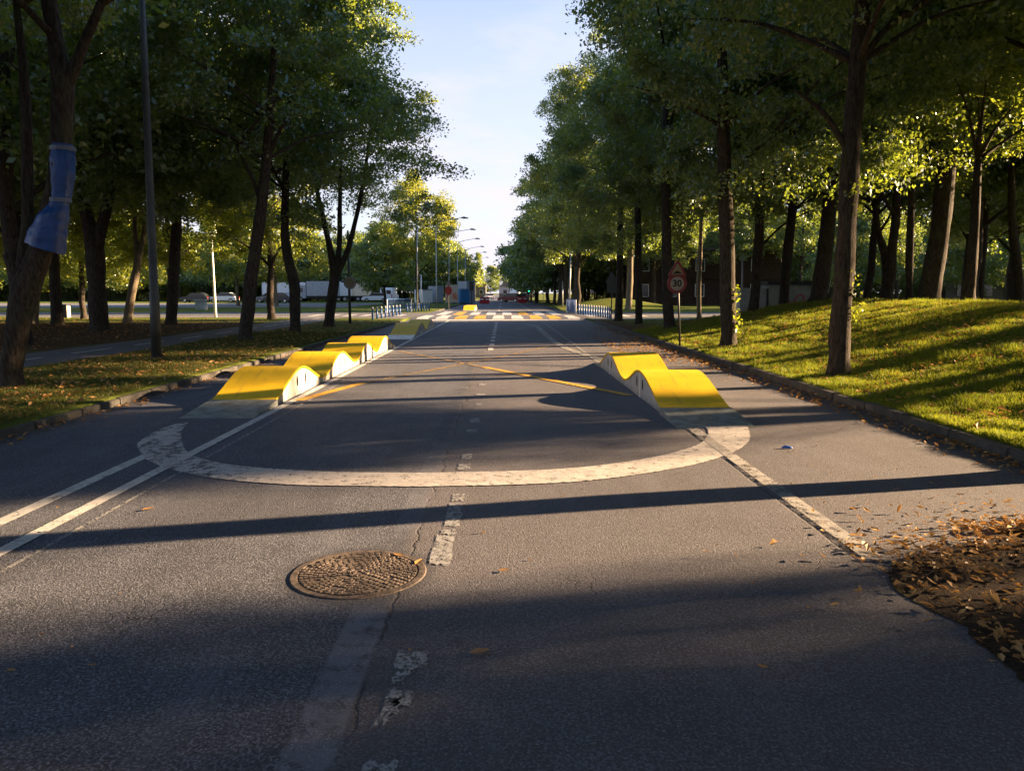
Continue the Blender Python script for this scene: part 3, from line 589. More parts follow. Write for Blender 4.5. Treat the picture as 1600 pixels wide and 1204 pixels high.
def flare(r): return [r*1.75, r*1.25, r*1.05]
def trunk_from(paths, seed=0, seg=12):
    mb = MB()
    for i, (pts, rad) in enumerate(paths):
        P_ = [Vector(p) for p in pts]; out, ro = [], []
        c = smooth_curve([tuple(p) for p in P_], 4); ri = np.interp(np.linspace(0, len(rad)-1, len(c)), range(len(rad)), rad)
        mb.tube(c, list(map(float, ri)), seg if i == 0 else 8, rough=.16, seed=seed+i*7)
    return mb
def generic_trunk(seed, zf, ztop, Rc, r0, crown_c):
    rnd = random.Random(seed); pts, rad = [(0, 0, -.15), (0, 0, .12), (.02, 0, .5)], [r0*1.7, r0*1.3, r0*1.02]
    x = y = 0; z = 1.2; h = ztop*.8
    while z < h:
        x += rnd.uniform(-.1, .1); y += rnd.uniform(-.1, .1); pts.append((x, y, z)); rad.append(r0*(1-.75*z/h)+.02); z += 1.2
    paths = [(pts, rad)]
    for k in range(11):
        zz = zf*.8+(h-zf)*k/11*.9; i = min(range(len(pts)), key=lambda q: abs(pts[q][2]-zz)); b = Vector(pts[i]); a = k*2.4+rnd.uniform(-.4, .4)
        L = Rc*(.85-.35*k/11)*rnd.uniform(.8, 1.1); rr = rad[i]*.5
        p1 = b+Vector((math.cos(a)*L*.35, math.sin(a)*L*.35, L*.32)); p2 = b+Vector((math.cos(a+.15)*L*.7, math.sin(a+.15)*L*.7, L*.5)); p3 = b+Vector((math.cos(a)*L, math.sin(a)*L, L*.55))
        paths.append(([b, p1, p2, p3], [rr, rr*.7, rr*.4, rr*.12]))
    return trunk_from(paths, seed)
CR = {}
def crown(key, *a): CR[key] = crown_mesh('crown', *a)[0]; return CR[key]
#            seed  R   z0   z1   ncl lpc  ls   sig
crown('near1', 1, 4.5, 4.3, 15.8, 600, 175, .118, .33)
crown('near2', 2, 4.7, 4.0, 16.0, 620, 175, .118, .34)
crown('mid1', 3, 4.7, 5.2, 15.5, 470, 95, .19, .38)
crown('mid2', 4, 4.9, 4.9, 14.8, 470, 95, .19, .40)
crown('mid3', 5, 4.3, 5.4, 16.5, 440, 95, .19, .36)
crown('low', 6, 3.6, 2.2, 8.5, 300, 80, .20, .45)
crown('far1', 7, 4.5, 3.0, 12, 260, 40, .42, .6)
crown('far2', 8, 5.0, 2.4, 10, 260, 40, .42, .65)
crown('bush', 10, 3.2, .1, 4.6, 200, 50, .26, .5)
crown('pop', 9, 1.6, 1.5, 14, 140, 40, .45, .45)
CR['cone1'] = crown_mesh('crown', 12, 5.9, 4.6, 17.0, 640, 150, .13, .34, lobes=.22, cone=1)[0]
CR['cone2'] = crown_mesh('crown', 14, 5.0, 5.0, 17.5, 600, 150, .13, .34, lobes=.2, cone=1)[0]
TK = {}
for k, a in dict(t1=(21, 4.6, 15, 4.6, .2), t2=(22, 4.2, 14, 4.8, .24), t3=(23, 5, 15.5, 4.2, .18), low=(24, 2.4, 8, 3.2, .14), far=(25, 3, 11, 4, .18)).items():
    o = generic_trunk(a[0], a[1], a[2], a[3], a[4], None).build('trunk', M['bark'], None, True); TK[k] = o.data; bpy.data.objects.remove(o)
def tree(name, label, x, y, trunk, crownkey, leafm='leaf', rz_=0, sc=1.0, group=None, szz=None, bark='bark', crot=None, cshift=(0, 0, 0), cscale=None, shadow_gap=False):
    z = ground_z(x, y); t = thing(name, label, 'tree', (x, y, z), 0, group)
    if isinstance(trunk, str):
        if TK[trunk].users >= 0 and not TK[trunk].materials: TK[trunk].materials.append(M['bark'])
        tr = bpy.data.objects.new('trunk', TK[trunk]); COL.objects.link(tr); tr.parent = t; tr.rotation_euler = (0, 0, rz_); tr.scale = (sc, sc, szz or sc)
        if bark != 'bark': tr.material_slots[0].link = 'OBJECT'; tr.material_slots[0].material = M[bark]
    else:
        mb = trunk; mb.v = [(a-x, b-y, c-z) for a, b, c in mb.v]; tr = mb.build('trunk', M[bark], t, True)
    if crownkey:
        me = CR[crownkey]
        if not me.materials: me.materials.append(M['leaf'])
        c = bpy.data.objects.new('crown', me); COL.objects.link(c); c.parent = t; c.rotation_euler = (0, 0, rz_ if crot is None else crot)
        s = cscale or (sc, sc, szz or sc); c.scale = s; c.location = cshift
        if leafm != 'leaf': c.material_slots[0].link = 'OBJECT'; c.material_slots[0].material = M[leafm]
    return t
def px_trunk(D, main, limbs=(), twigs=0, seed=0, gz=None):
    """main / limbs: lists of (u, v, radius) on the plane y = D, limbs lean in depth by an optional 4th number"""
    conv = lambda q: [(P(a[0], a[1], D)[0], D+(a[3] if len(a) > 3 else 0), P(a[0], a[1], D)[2]) for a in q]
    m = conv(main); r = [a[2] for a in main]; x0, y0, zb = m[0]
    g0 = ground_z(x0, D) if gz is None else gz
    m = [(x0, y0, g0-.15), (x0, y0, g0+.03), (x0+(m[1][0]-x0)*.2, y0, g0+.3)]+[p for p in m[1:] if p[2] > g0+.6]
    r = [r[0]*1.35, r[0]*1.05, r[0]*.85]+[a[2] for a, p in zip(main[1:], conv(main)[1:]) if p[2] > g0+.6]
    paths = [(m, r)]
    for L in limbs: paths.append((conv(L), [a[2] for a in L]))
    rnd = random.Random(seed); tops = [p for pp, _ in paths for p in pp if p[2] > 5]
    for k in range(twigs):
        b = Vector(rnd.choice(tops)) if tops else Vector(m[-1]); a = rnd.uniform(0, 6.28); L = rnd.uniform(2, 3.6)
        paths.append(([b, b+Vector((math.cos(a)*L*.5, math.sin(a)*L*.5, L*.3)), b+Vector((math.cos(a)*L, math.sin(a)*L, L*.45))], [.06, .035, .012]))
    return x0, D, trunk_from(paths, seed)
KG = 'kerbside trees of the left lawn'
x, y, tm = px_trunk(12.2, [(18, 602, .18), (22, 545, .17), (32, 490, .18), (44, 440, .2), (60, 400, .17), (76, 340, .16), (88, 290, .155), (95, 230, .15), (97, 170, .15), (98, 125, .15), (86, 60, .11), (76, 0, .10), (68, -90, .08), (60, -220, .05)],
    [[(100, 135, .10), (114, 112, .09), (135, 60, .075), (158, 5, .06), (185, -80, .045), (215, -200, .02)], [(38, 450, .13), (36, 415, .11), (42, 350, .09), (42, 250, .085), (39, 140, .07), (26, 10, .05), (10, -120, .03)], [(34, 440, .12), (22, 418, .10), (14, 396, .09)]], 10, 1)
L1 = tree('tree', 'forked tree at the left edge of the picture with blue sheeting wrapped round its stem', x, y, tm, 'near2', rz_=1.0, group=KG, cshift=(-.7, .2, 2.5), cscale=(.72, .72, .85))
x, y, tm = px_trunk(24, [(383, 532, .24), (387, 490, .2), (392, 440, .2), (401, 380, .19), (409, 320, .17), (416, 250, .15), (424, 150, .11), (430, 30, .07)], [[(409, 320, .08), (395, 280, .06), (370, 230, .03)], [(416, 250, .08), (440, 200, .06), (470, 150, .03)]], 8, 2)
tree('tree', 'left lawn tree with straight stem leaning right, behind the first yellow ramp', x, y, tm, 'cone2', rz_=.6, group=KG, cshift=(.4, 0, .8), cscale=(.86, .9, .9))
x, y, tm = px_trunk(29.5, [(461, 518, .24), (461, 480, .2), (459, 440, .21), (449, 400, .18), (445, 360, .16), (446, 300, .14), (450, 220, .12), (456, 90, .08)], [[(446, 300, .07), (430, 270, .05), (410, 220, .03)]], 8, 3)
tree('tree', 'left lawn tree whose stem bends like an S below the crown', x, y, tm, 'cone2', rz_=2.4, group=KG, cshift=(-.2, 0, .3), cscale=(.92, .92, .86))
x, y, tm = px_trunk(34, [(514, 510, .25), (518, 470, .22), (523, 430, .22), (516, 390, .14), (506, 345, .11), (496, 300, .09), (482, 220, .05)], [[(524, 432, .17), (530, 385, .12), (531, 330, .10), (533, 240, .06), (536, 150, .03)], [(526, 430, .15), (543, 392, .13), (554, 350, .10), (565, 300, .09), (580, 200, .05)]], 8, 4)
tree('tree', 'left lawn tree splitting into three limbs, last before the junction, overhanging the road', x, y, tm, 'cone1', rz_=4.0, group=KG, cshift=(.5, 0, .5), cscale=(1.03, 1.0, .87))
WG = 'trees of the wood left of the road'
for D, main, limbs, ck, lab, bk, sc in (
    (30, [(155, 517, .42), (152, 470, .33), (150, 420, .33), (146, 380, .33), (134, 330, .2), (120, 265, .16), (108, 190, .12), (98, 80, .07)], [[(152, 385, .24), (164, 335, .19), (176, 285, .15), (188, 200, .11), (200, 80, .06)]], 'mid2', 'thick dark tree forking in a wide V behind the tall pole on the left', 'bark', 1.0),
    (36, [(90, 507, .32), (87, 460, .24), (84, 400, .22), (82, 330, .2), (80, 240, .16), (78, 120, .1)], [], 'mid1', 'straight dark trunk beside the litter bin, seen below the blue sheeting', 'bark', 1.0),
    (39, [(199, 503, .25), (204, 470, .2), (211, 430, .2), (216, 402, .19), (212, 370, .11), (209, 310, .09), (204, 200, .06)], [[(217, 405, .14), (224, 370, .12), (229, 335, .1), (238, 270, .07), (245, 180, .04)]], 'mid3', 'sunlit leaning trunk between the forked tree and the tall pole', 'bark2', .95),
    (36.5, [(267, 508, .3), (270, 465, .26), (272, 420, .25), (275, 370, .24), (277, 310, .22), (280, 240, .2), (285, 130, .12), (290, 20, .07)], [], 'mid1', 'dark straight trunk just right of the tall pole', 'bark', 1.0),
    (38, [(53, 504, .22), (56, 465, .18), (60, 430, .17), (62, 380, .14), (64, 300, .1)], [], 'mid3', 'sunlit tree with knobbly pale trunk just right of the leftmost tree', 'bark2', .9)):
    x, y, tm = px_trunk(D, main, limbs, 6, int(D)); tree('tree', lab, x, y, tm, ck, rz_=D, group=WG, bark=bk, cscale=(sc, sc, sc))
RG = 'kerbside trees of the right lawn'
x, y, tm = px_trunk(13.2, [(1310, 578, .2), (1312, 520, .17), (1317, 450, .165), (1321, 380, .16), (1326, 300, .155), (1332, 200, .15), (1340, 100, .14), (1349, 0, .13), (1356, -120, .1), (1360, -300, .06)], [[(1340, 100, .07), (1390, 40, .05), (1450, 0, .03)], [(1326, 240, .06), (1290, 180, .045), (1240, 140, .02)]], 9, 5)
R1 = tree('tree', 'nearest tree of the right lawn, tall straight dark trunk on the grass slope', x, y, tm, 'near1', rz_=1.7, group=RG, cshift=(.4, .3, 2.0), cscale=(.85, .85, .9))
x, y, tm = px_trunk(20.2, [(1138, 538, .24), (1138, 500, .2), (1137, 450, .195), (1136, 380, .19), (1133, 300, .185), (1130, 200, .165), (1128, 80, .12), (1126, -80, .07)], [[(1133, 300, .08), (1165, 250, .05), (1200, 220, .02)]], 9, 6)
R2 = tree('tree', 'right lawn tree with leafy shoots low on its trunk, just right of the speed sign', x, y, tm, 'near2', rz_=3.1, group=RG, cshift=(1.1, 0, -.1), cscale=(.85, .85, .98))
for D, main, ck, rr, lab, cs in (
    (28.6, [(1046, 518, .24), (1043, 470, .2), (1042, 400, .185), (1041, 330, .17), (1040, 230, .13), (1040, 100, .08)], 'near1', 5.0, 'right lawn tree directly behind the speed sign post', (.9, .9, .98)),
    (35.6, [(998, 507, .2), (998, 450, .165), (997, 380, .155), (996, 300, .13), (995, 180, .08)], 'near2', .7, 'slim right lawn tree, second before the blue posts', (.78, .78, .8)),
    (41, [(966, 500, .26), (968, 450, .19), (969, 380, .17), (970, 300, .14), (972, 180, .09)], 'near1', 2.2, 'right lawn tree at the junction beside the dark sign backs', (.82, .82, .98))):
    x, y, tm = px_trunk(D, main, [], 8, int(D)); tree('tree', lab, x, y, tm, ck, rz_=rr, group=RG, cscale=cs, cshift=(.6 if D < 30 else 0, 0, 0))
MG = 'trees of the wood behind the grass mound'
for D, main, ck, rr, lab, bk in (
    (26, [(1450, 476, .42), (1458, 430, .33), (1467, 370, .31), (1474, 310, .30), (1479, 240, .27), (1474, 140, .22), (1468, 0, .1)], 'near2', 1.3, 'thick trunk leaning right at the top of the grass mound', 'bark'),
    (29, [(1278, 474, .36), (1288, 400, .29), (1295, 330, .27), (1300, 250, .23), (1304, 120, .12)], 'mid3', .4, 'leaning trunk just left of the nearest right lawn tree', 'bark'),
    (30, [(1178, 470, .22), (1184, 400, .19), (1188, 330, .18), (1190, 240, .14)], 'mid1', 2.9, 'dark trunk left of the low graffiti hut', 'bark'),
    (34, [(1224, 470, .25), (1230, 400, .22), (1238, 330, .19), (1243, 240, .15)], 'mid2', 3.9, 'trunk rising behind the graffiti hut', 'bark'),
    (31, [(1384, 478, .24), (1386, 430, .2), (1384, 400, .2), (1374, 370, .12), (1366, 320, .1)], 'mid1', .2, 'low forked trunk at the middle of the mound', 'bark'),
    (27, [(1420, 478, .14), (1421, 420, .13), (1423, 350, .12), (1425, 250, .09)], 'mid3', 5.1, 'slim trunk just left of the thick leaning one', 'bark'),
    (23, [(1512, 478, .2), (1518, 420, .15), (1523, 350, .14), (1528, 250, .1)], 'mid2', 1.1, 'dark trunk right of the thick leaning one', 'bark'),
    (35, [(1532, 478, .16), (1534, 420, .14), (1540, 350, .12), (1545, 250, .08)], 'mid3', 4.1, 'thin trunk close behind its thicker neighbour near the right edge', 'bark'),
    (30, [(1592, 480, .2), (1590, 420, .18), (1582, 350, .15), (1580, 250, .1)], 'mid1', 2.1, 'trunk at the far right edge of the picture', 'bark'),
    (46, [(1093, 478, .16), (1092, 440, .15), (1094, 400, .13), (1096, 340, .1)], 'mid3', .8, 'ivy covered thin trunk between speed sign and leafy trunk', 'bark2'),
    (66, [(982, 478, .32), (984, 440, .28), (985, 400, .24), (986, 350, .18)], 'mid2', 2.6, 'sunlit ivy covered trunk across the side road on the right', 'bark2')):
    x, y, tm = px_trunk(D, main, [], 6, int(D)+3); tree('tree', lab, x, y, tm, ck, rz_=rr, group=MG, bark=bk, cscale=(.9, .9, 1))
    if D == 31: pass
# leafy shoots on two trunks and pale shoots among the crowns
def shoots(parent, pts, n, sig, ls, seed):
    rng = np.random.default_rng(seed); px, py, pz = parent.location
    c = np.array([(a-px, b-py, d-pz) for a, b, d in pts]); c = c[rng.integers(0, len(c), n)]+rng.normal(size=(n, 3))*sig
    link_mesh('shoots', np_mesh('shoots', leaf_faces(rng, c, ls), 4, rng.uniform(0, .8, n)), M['leaf_sunlit'], parent)['kind'] = 'stuff'
shoots(R2, [P(1150, v, 20.1) for v in (455, 470, 485, 498, 505, 515)], 150, .08, .095, 1)
shoots(R1, [P(1334, v, 13.1) for v in (430, 442, 455, 480, 490)]+[P(1330, 300, 13), P(1338, 330, 13), P(1342, 290, 13)], 90, .06, .08, 2)

# the wood right of the road: generic trees (some only throw the long shade that crosses the road)
rnd = random.Random(3); kinds = [('t1', 'mid1'), ('t2', 'mid2'), ('t3', 'mid3')]
OFF = [(40, 9.4, 't1', 'mid1', .62), (30, 9.15, 't3', 'mid3', .46),  # outside the picture to the right; their shade lies on the near road and lawn
    (27, 5.2, 't2', 'mid2', .97), (22, 1.0, 't1', 'mid1', 1.0), (29, -4.0, 't2', 'mid2', 1.0), (16.5, -3.5, 't3', 'mid3', 1.0), (36, 2.5, 't1', 'mid2', 1.1), (25.5, 15.4, 't3', 'mid3', .66),
    (21, 19.3, 't1', 'mid1', .2), (13, -9, 't2', 'mid1', 1)]
for i, (x, y, tk, ck, s) in enumerate(OFF):
    tree('tree', 'tree standing outside the picture to the right whose shade crosses the near road', x, y, tk, ck, rz_=i*1.3, sc=s, szz=1.0, group='trees beyond the right edge', cshift=(0, 0, .4 if (x, y) == (25.5, 15.4) else 0))
for i, (x, y, tk, ck) in enumerate([(6.0, 6.9, 't1', 'near1'), (6.2, -.5, 't2', 'mid1'), (6.0, -7.5, 't3', 'mid2'), (5.8, -15, 't1', 'mid1'), (-8.2, 5.2, 't2', 'near2'), (-8.0, -2, 't1', 'mid1'), (-8.2, -9, 't3', 'mid2'), (-8, -16, 't2', 'mid1')]):  # unseen trees, most of them added to block sky light over the road
    tree('tree', 'unseen kerbside tree beside or behind the viewer, shading the road', x, y, tk, ck, rz_=i*.9, cshift=(0, 0, 1.2 if i in (0, 4) else 0), cscale=(1, 1, 1) if i in (0, 4) else (1.25, 1.1, 1), group='kerbside trees behind the viewer')
for i, (x, y, s, dz, tk, ck) in enumerate([(12.6, 17.2, .95, .9, 't1', 'mid1'), (12, 3.6, 1, .8, 't3', 'mid3'), (12.5, -3.4, 1, .8, 't1', 'mid1'), (19.6, 22.6, .9, 2.3, 't3', 'mid3'), (19.8, 13.4, .95, 2.3, 't2', 'mid2'), (20, 7.0, .95, 2.3, 't1', 'mid1'), (24, 14.3, .9, 4.2, 't2', 'mid2'), (23.6, 20.6, .9, 4.2, 't3', 'mid1'), (32, 16.6, .66, 2.3, 't3', 'mid3'), (39, 18.6, .66, 4.3, 't1', 'mid1')]):  # unseen trees added, crowns raised, to shade the kerbside crowns and road
    tree('tree', 'unseen tree added beyond the right edge to shade crowns and road', x, y, tk, None, rz_=i, group='trees beyond the right edge')
    c = bpy.data.objects.new('crown', CR[ck]); COL.objects.link(c); c.parent = [o for o in COL.objects if o.name.startswith('tree')][-1]; c.scale = (s, s, .95); c.location = (0, 0, dz); c.rotation_euler = (0, 0, i*1.1)
IN = [(15, 30), (20.5, 33.5), (17.5, 37), (24, 40), (28, 35.5), (31, 41), (37, 46), (29, 44), (13, 40), (38, 39), (45, 44), (63, 40), (64, 30), (70, 44), (66, 76), (66, 9), (16, 82), (25, 86), (34, 88), (46, 90), (58, 48), (50, 50), (66, 82), (12.5, 88), (20, 96), (30, 97), (42, 99)]
for i, (x, y) in enumerate(IN):
    tk, ck = kinds[i % 3]; s = rnd.uniform(.85, 1.1)
    tree('tree', 'shaded tree deep in the wood behind the grass mound' if y < 55 else 'tree of the wood across the side road on the right', x, y, tk, ck, rz_=rnd.uniform(0, 6), sc=s, group=MG if y < 55 else 'trees of the wood across the side road')
for i, y in enumerate([67, 72.5, 79, 85, 91.5, 98, 106, 114, 123, 132, 142, 153]):
    tk, ck = kinds[(i+1) % 3]
    tree('tree', 'roadside tree right of the road, number %d beyond the striped crossing' % (i+1), 6.3+rnd.uniform(-.4, .4)-(i > 6)*1.0, y, tk, ck if i < 5 else 'far1', rz_=rnd.uniform(0, 6), sc=rnd.uniform(.88, 1.0)*(1 if i < 5 else 1.05), group='roadside trees right of the road beyond the crossing')
# the wood left of the road
LW = [(-14.5, 15), (-14, 22.5), (-20.5, 20), (-22, 27), (-21, 34), (-27, 30), (-29, 37), (-34, 33), (-34, 37), (-13.5, 8)]
for i, (x, y) in enumerate(LW):
    tk, ck = kinds[i % 3]
    tree('tree', 'shaded tree in the leafy wood left of the road' if i < 9 else 'shaded tree left of the road, just outside the picture', x, y, tk, ck, rz_=rnd.uniform(0, 6), sc=rnd.uniform(.85, 1.05), group=WG)
for i, (x, y, dz) in enumerate([(-18.5, 43.5, -1.3), (-24, 44.5, -1.8), (-29.5, 45, -1.2), (-35, 45.5, -1.8), (-41, 46, -1.4), (-13.2, 44.2, -.6)]):
    tree('tree', 'sunlit yellow green tree at the far edge of the left wood, by the side road', x, y, ['t1', 't3', 't2'][i % 3], ['mid1', 'mid2', 'mid3'][i % 3], 'leaf_sunlit', i*1.9, .82, group='sunlit trees at the edge of the left wood', cshift=(0, 0, dz))
for i, (x, y, s, lab) in enumerate([(-32.5, 68, .95, 'small bright green tree with short trunk beside the pale thin pole'), (-24.5, 84, 1.35, 'large sunlit yellow green tree seen through the gap in the left crowns'), (-30, 88, 1.3, 'sunlit tree left of the largest yellow green one'),
        (-39, 74, 1.0, 'sunlit tree with pale trunk at the left, before the car park'), (-45, 66, 1.0, 'pale trunked tree on the far left grass, right of the sunlit knobbly one'), (-52, 70, 1.0, 'sunlit pale trunked tree farthest left across the side road')]):
    tree('tree', lab, x, y, 'low', 'low', 'leaf_sunlit', rnd.uniform(0, 6), s, group='sunlit trees beyond the side road', bark='bark2')
for i, (x, y, s, k, lab) in enumerate([(-10.2, 93, 1.0, 'mid1', 'big bright green tree left of the road, behind the two nearest street lamps'), (-14.8, 97, .85, 'far1', 'broad tree left of the big bright green one'), (-20, 137, .9, 'far2', 'dark rounded tree above the white van'), (-26, 139, .88, 'far2', 'dark rounded tree above the cream trailer'), (-14.0, 134, .9, 'far1', 'tree above the containers on the left')]):
    tree('tree', lab, x, y, 'far' if k != 'mid1' else 't1', k, 'leaf_sunlit' if i in (0,) else 'leaf', rnd.uniform(0, 6), s, group='trees between car park and road')
for i in range(24):
    x = -118+i*4.7+rnd.uniform(-1.2, 1.2)
    if x > -9: continue
    tree('tree', 'background tree in the line behind the car park', x, 142+rnd.uniform(-5, 8), 'far', ['far1', 'far2'][i % 2], 'leaf' if i % 3 else 'leaf_sunlit', rnd.uniform(0, 6), rnd.uniform(.8, 1.1), group='tree line behind the car park')
for i, y in enumerate([135, 150, 165, 182, 200, 220]):
    tree('tree', 'distant roadside tree left of the road, number %d along the row behind the lamps' % (i+1), -11.5+rnd.uniform(-.8, .8), y, 'far', 'far1', 'leaf_sunlit' if i % 2 else 'leaf', rnd.uniform(0, 6), .9, group='distant trees left of the road')
for i, (x, y, s) in enumerate([(-13, 262, 1.0), (-8.5, 270, 1.1), (-4.5, 285, .95), (1.5, 300, 1.1), (6, 290, .95), (10, 280, 1.0)]):
    tree('tree', 'distant pointed tree at the end of the road, %s from the left' % ['first', 'second', 'third', 'fourth', 'fifth', 'sixth'][i], x, y, 'far', 'pop' if i in (1, 3, 4) else 'far1', 'leaf', i, s, group='trees at the end of the road')
for i, (x, y, s) in enumerate([(25.5, 17.6, .5), (24.4, 15.7, .42)]):  # unseen low trees added, sized so their shade falls on the mound
    tree('tree', 'unseen low tree added beyond the right edge to shade the grass mound', x, y, 'low', 'low', 'leaf', i*1.7, s, group='low trees beyond the right edge')
for i, (x, y, s) in enumerate([(38, 63, 1.1), (46, 65, 1.2), (55, 68, 1.2), (30, 66, 1.0), (27, 104, 1.4), (35, 106, 1.4), (44, 105, 1.4), (53, 104, 1.4), (62, 100, 1.4), (72, 98, 1.4), (82, 94, 1.5), (90, 86, 1.5)]):
    tree('tree', 'low leafy tree closing the view behind the right-hand wood', x, y, 'low', 'low', 'leaf', i*1.7, s, group='low trees behind the right-hand wood')
for i in range(18):
    tree('bush', 'rounded bush in the far hedge behind the right-hand wood', 14+i*5.2, 116-(i*.9), 'low', 'bush', 'leaf', i*1.7, 1.0, group='far hedge on the right')
for i in range(20):
    tree('bush', 'rounded bush in the far hedge behind the car park', -112+i*5.2, 150, 'low', 'bush', 'leaf', i*1.3, 1.1, group='far hedge on the left')
for i in range(22):
    tree('tree', 'low bushy tree behind the parked vehicles', -112+i*4.9+(i % 3)*.7, 138+(i % 2)*5, 'low', 'low', 'leaf', i*1.7, 1.25+.1*(i % 3), group='low trees behind the car park')
for i in range(16):
    tree('tree', 'shaded tree in the thick belt right of the far road', 12.5+(i % 2)*6+rnd.uniform(-1, 1), 97+(i//2)*8, 'far', ['far1', 'far2'][i % 2], 'leaf', rnd.uniform(0, 6), 1.15, group='belt of trees right of the far road')
for i in range(14):
    x = 16+i*9+rnd.uniform(-2, 2)
    tree('tree', 'background tree closing the view behind the right-hand wood', x, 112+rnd.uniform(-6, 8), 'far', ['far1', 'far2'][i % 2], 'leaf', rnd.uniform(0, 6), 1.15, group='tree line behind the right-hand wood')

# blue sheeting on the leftmost tree (tied round it: a thing of its own)
D = 12.2; sec = [(97, 226, .155), (98, 245, .17), (98, 270, .175), (96, 295, .165), (93, 312, .15), (90, 322, .155), (84, 335, .21), (79, 352, .24), (74, 370, .265), (70, 388, .285)]
sx, sz = P(90, 320, D)[0], P(90, 320, D)[2]
t = thing('blue_sheeting', 'crumpled blue plastic sheeting tied round the stem of the leftmost tree', 'plastic sheet', (sx, D, sz))
mb = MB(); seg = 28; n = len(sec); rg = random.Random(9)
dense = []
for (a, b) in zip(sec, sec[1:]):
    for k in range(4): f_ = k/4; dense.append(tuple(a[i]+(b[i]-a[i])*f_ for i in range(3)))
dense.append(sec[-1])
for i, (u, v, r) in enumerate(dense):
    X, _, Z = P(u, v, D); low = max(0, (v-330)/58)
    for k in range(seg):
        a = 2*math.pi*k/seg; nn = mnoise.noise(Vector((math.cos(a)*2.2, math.sin(a)*2.2, v*.035)))+.5*mnoise.noise(Vector((math.cos(a)*6, math.sin(a)*6, v*.09)))
        fold = .018*math.sin(a*7+v*.02)*low; rr = r*(1+.10*nn+.03*math.sin(a*9+nn*4)+.02*math.sin(v*.35+a*2))+fold; dz = -.10*low*math.cos(a) if True else 0
        mb.v.append((X-sx+math.cos(a)*rr*(1+.0*low), math.sin(a)*rr*(1-.25*low), Z-sz+dz))
for i in range(len(dense)-1):
    for k in range(seg): mb.f.append((i*seg+k, i*seg+(k+1) % seg, (i+1)*seg+(k+1) % seg, (i+1)*seg+k))
mb.build('sheet', M['tarp'], t, True)
for u, v, r in ((93, 313, .168), (98, 233, .182)):
    X, _, Z = P(u, v, D); MB().tube([(X-sx, 0, Z-sz-.03), (X-sx, 0, Z-sz+.03)], r, 20).build('tape', M['tape'], t)

# ---------------------------------------------------------------- grass blades, litter
def scatter(name, label, cat, m, n, sampler, seed, blade=True, size=.07, w=.012):
    rng = np.random.default_rng(seed); x, y = sampler(rng, n); z = Hz(x, y); ok = z > -.05; x, y, z = x[ok], y[ok], z[ok]; n = len(x)
    if blade:
        a = rng.uniform(0, 2*math.pi, n); cl = np.array([mnoise.noise(Vector((q*2.3, p*2.3, 4)))+.6*mnoise.noise(Vector((q*.6, p*.6, 8))) for q, p in zip(x, y)]); h = size*rng.uniform(.5, 1.4, n)*(1+.02*np.abs(y))*np.clip(1+1.3*cl, .3, 2.2); ww = w*(1+.05*np.abs(y)); lx, ly = rng.normal(size=n)*h*.5, rng.normal(size=n)*h*.5
        v = np.empty((n, 3, 3)); v[:, 0] = np.stack([x-np.cos(a)*ww/2, y-np.sin(a)*ww/2, z-.01], -1); v[:, 1] = np.stack([x+np.cos(a)*ww/2, y+np.sin(a)*ww/2, z-.01], -1); v[:, 2] = np.stack([x+lx, y+ly, z+h], -1)
        tint = np.clip(rng.uniform(0, 1, n)*.6+.4*np.array([mnoise.noise(Vector((q, p, 0))*1.1)+.5 for q, p in zip(x, y)]), 0, 1)
        me = np_mesh(name, v.reshape(-1, 3), 3, tint)
    else:
        c = np.stack([x, y, z+.012+rng.uniform(0, .012, n)], -1); me = np_mesh(name, leaf_faces(rng, c, size, 2.6, .6), 4, rng.uniform(0, 1, n))
    o = link_mesh(name, me, m); tag(o, label, cat, None, 'stuff'); return o
def lawn_r(rng, n):
    y = 5.9+24*rng.uniform(0, 1, n)**1.6; x = 5.02+rng.uniform(0, 1, n)**1.15*np.clip(.72*y-3.0, 1.2, 9); return x, y
def lawn_l(rng, n):
    y = 7+22*rng.uniform(0, 1, n)**1.3; x = -5.68-rng.uniform(0, 1, n)*3.7; return x, y
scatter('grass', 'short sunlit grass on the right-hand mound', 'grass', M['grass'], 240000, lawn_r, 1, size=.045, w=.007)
scatter('grass', 'shaded short grass between left kerb and cycle path', 'grass', M['grass_shade'], 70000, lawn_l, 2, size=.04, w=.008)
def litter_kerb(rng, n):
    y = 6.5+34*rng.uniform(0, 1, n)**1.1; x = 4.5-np.abs(rng.normal(size=n))*.14; return x, y
def fixz(o, dz): 
    return o
def leaves_at(name, label, pts, size, seed, lift=.012, m='dry', spread=.012, up=2.4):
    rng = np.random.default_rng(seed); n = len(pts); c = np.array(pts)+np.stack([np.zeros(n), np.zeros(n), lift+rng.uniform(0, spread, n)], -1)
    o = link_mesh(name, np_mesh(name, curled_leaves(rng, c, size), 4, np.repeat(rng.uniform(0, 1, n), 4)), M[m]); return tag(o, label, 'leaves', None, 'stuff')
rng = np.random.default_rng(77)
# corner drifts
pts = []
for (cx, cy_, sx_, sy_, n) in ((3.72, 5.02, .3, .07, 520), (4.6, 5.15, .5, .12, 700), (2.5, 4.35, .16, .10, 60), (2.3, 3.95, .07, .2, 25), (2.32, 3.2, .06, .25, 90), (3.0, 4.65, .45, .15, 260), (3.0, 3.9, .6, .5, 260), (2.35, 4.2, .35, .5, 120), (3.6, 5.2, .7, .35, 160), (3.9, 4.6, .8, .25, 300)):
    q = rng.normal(size=(n, 2))*[sx_, sy_]+[cx, cy_]
    pts += [(a, b, .012+(.05*math.exp(-((a-cx)/sx_)**2-((b-cy_)/sy_)**2)*rng.uniform(0, 1) if cx > 3.5 else 0)) for a, b in q if a > 2.12 or rng.uniform() < .1]
leaves_at('leaf_litter', 'drift of dry orange leaves over the dark soil at the right corner', pts, .045, 3, .006, spread=.02, up=1.6)
q = []
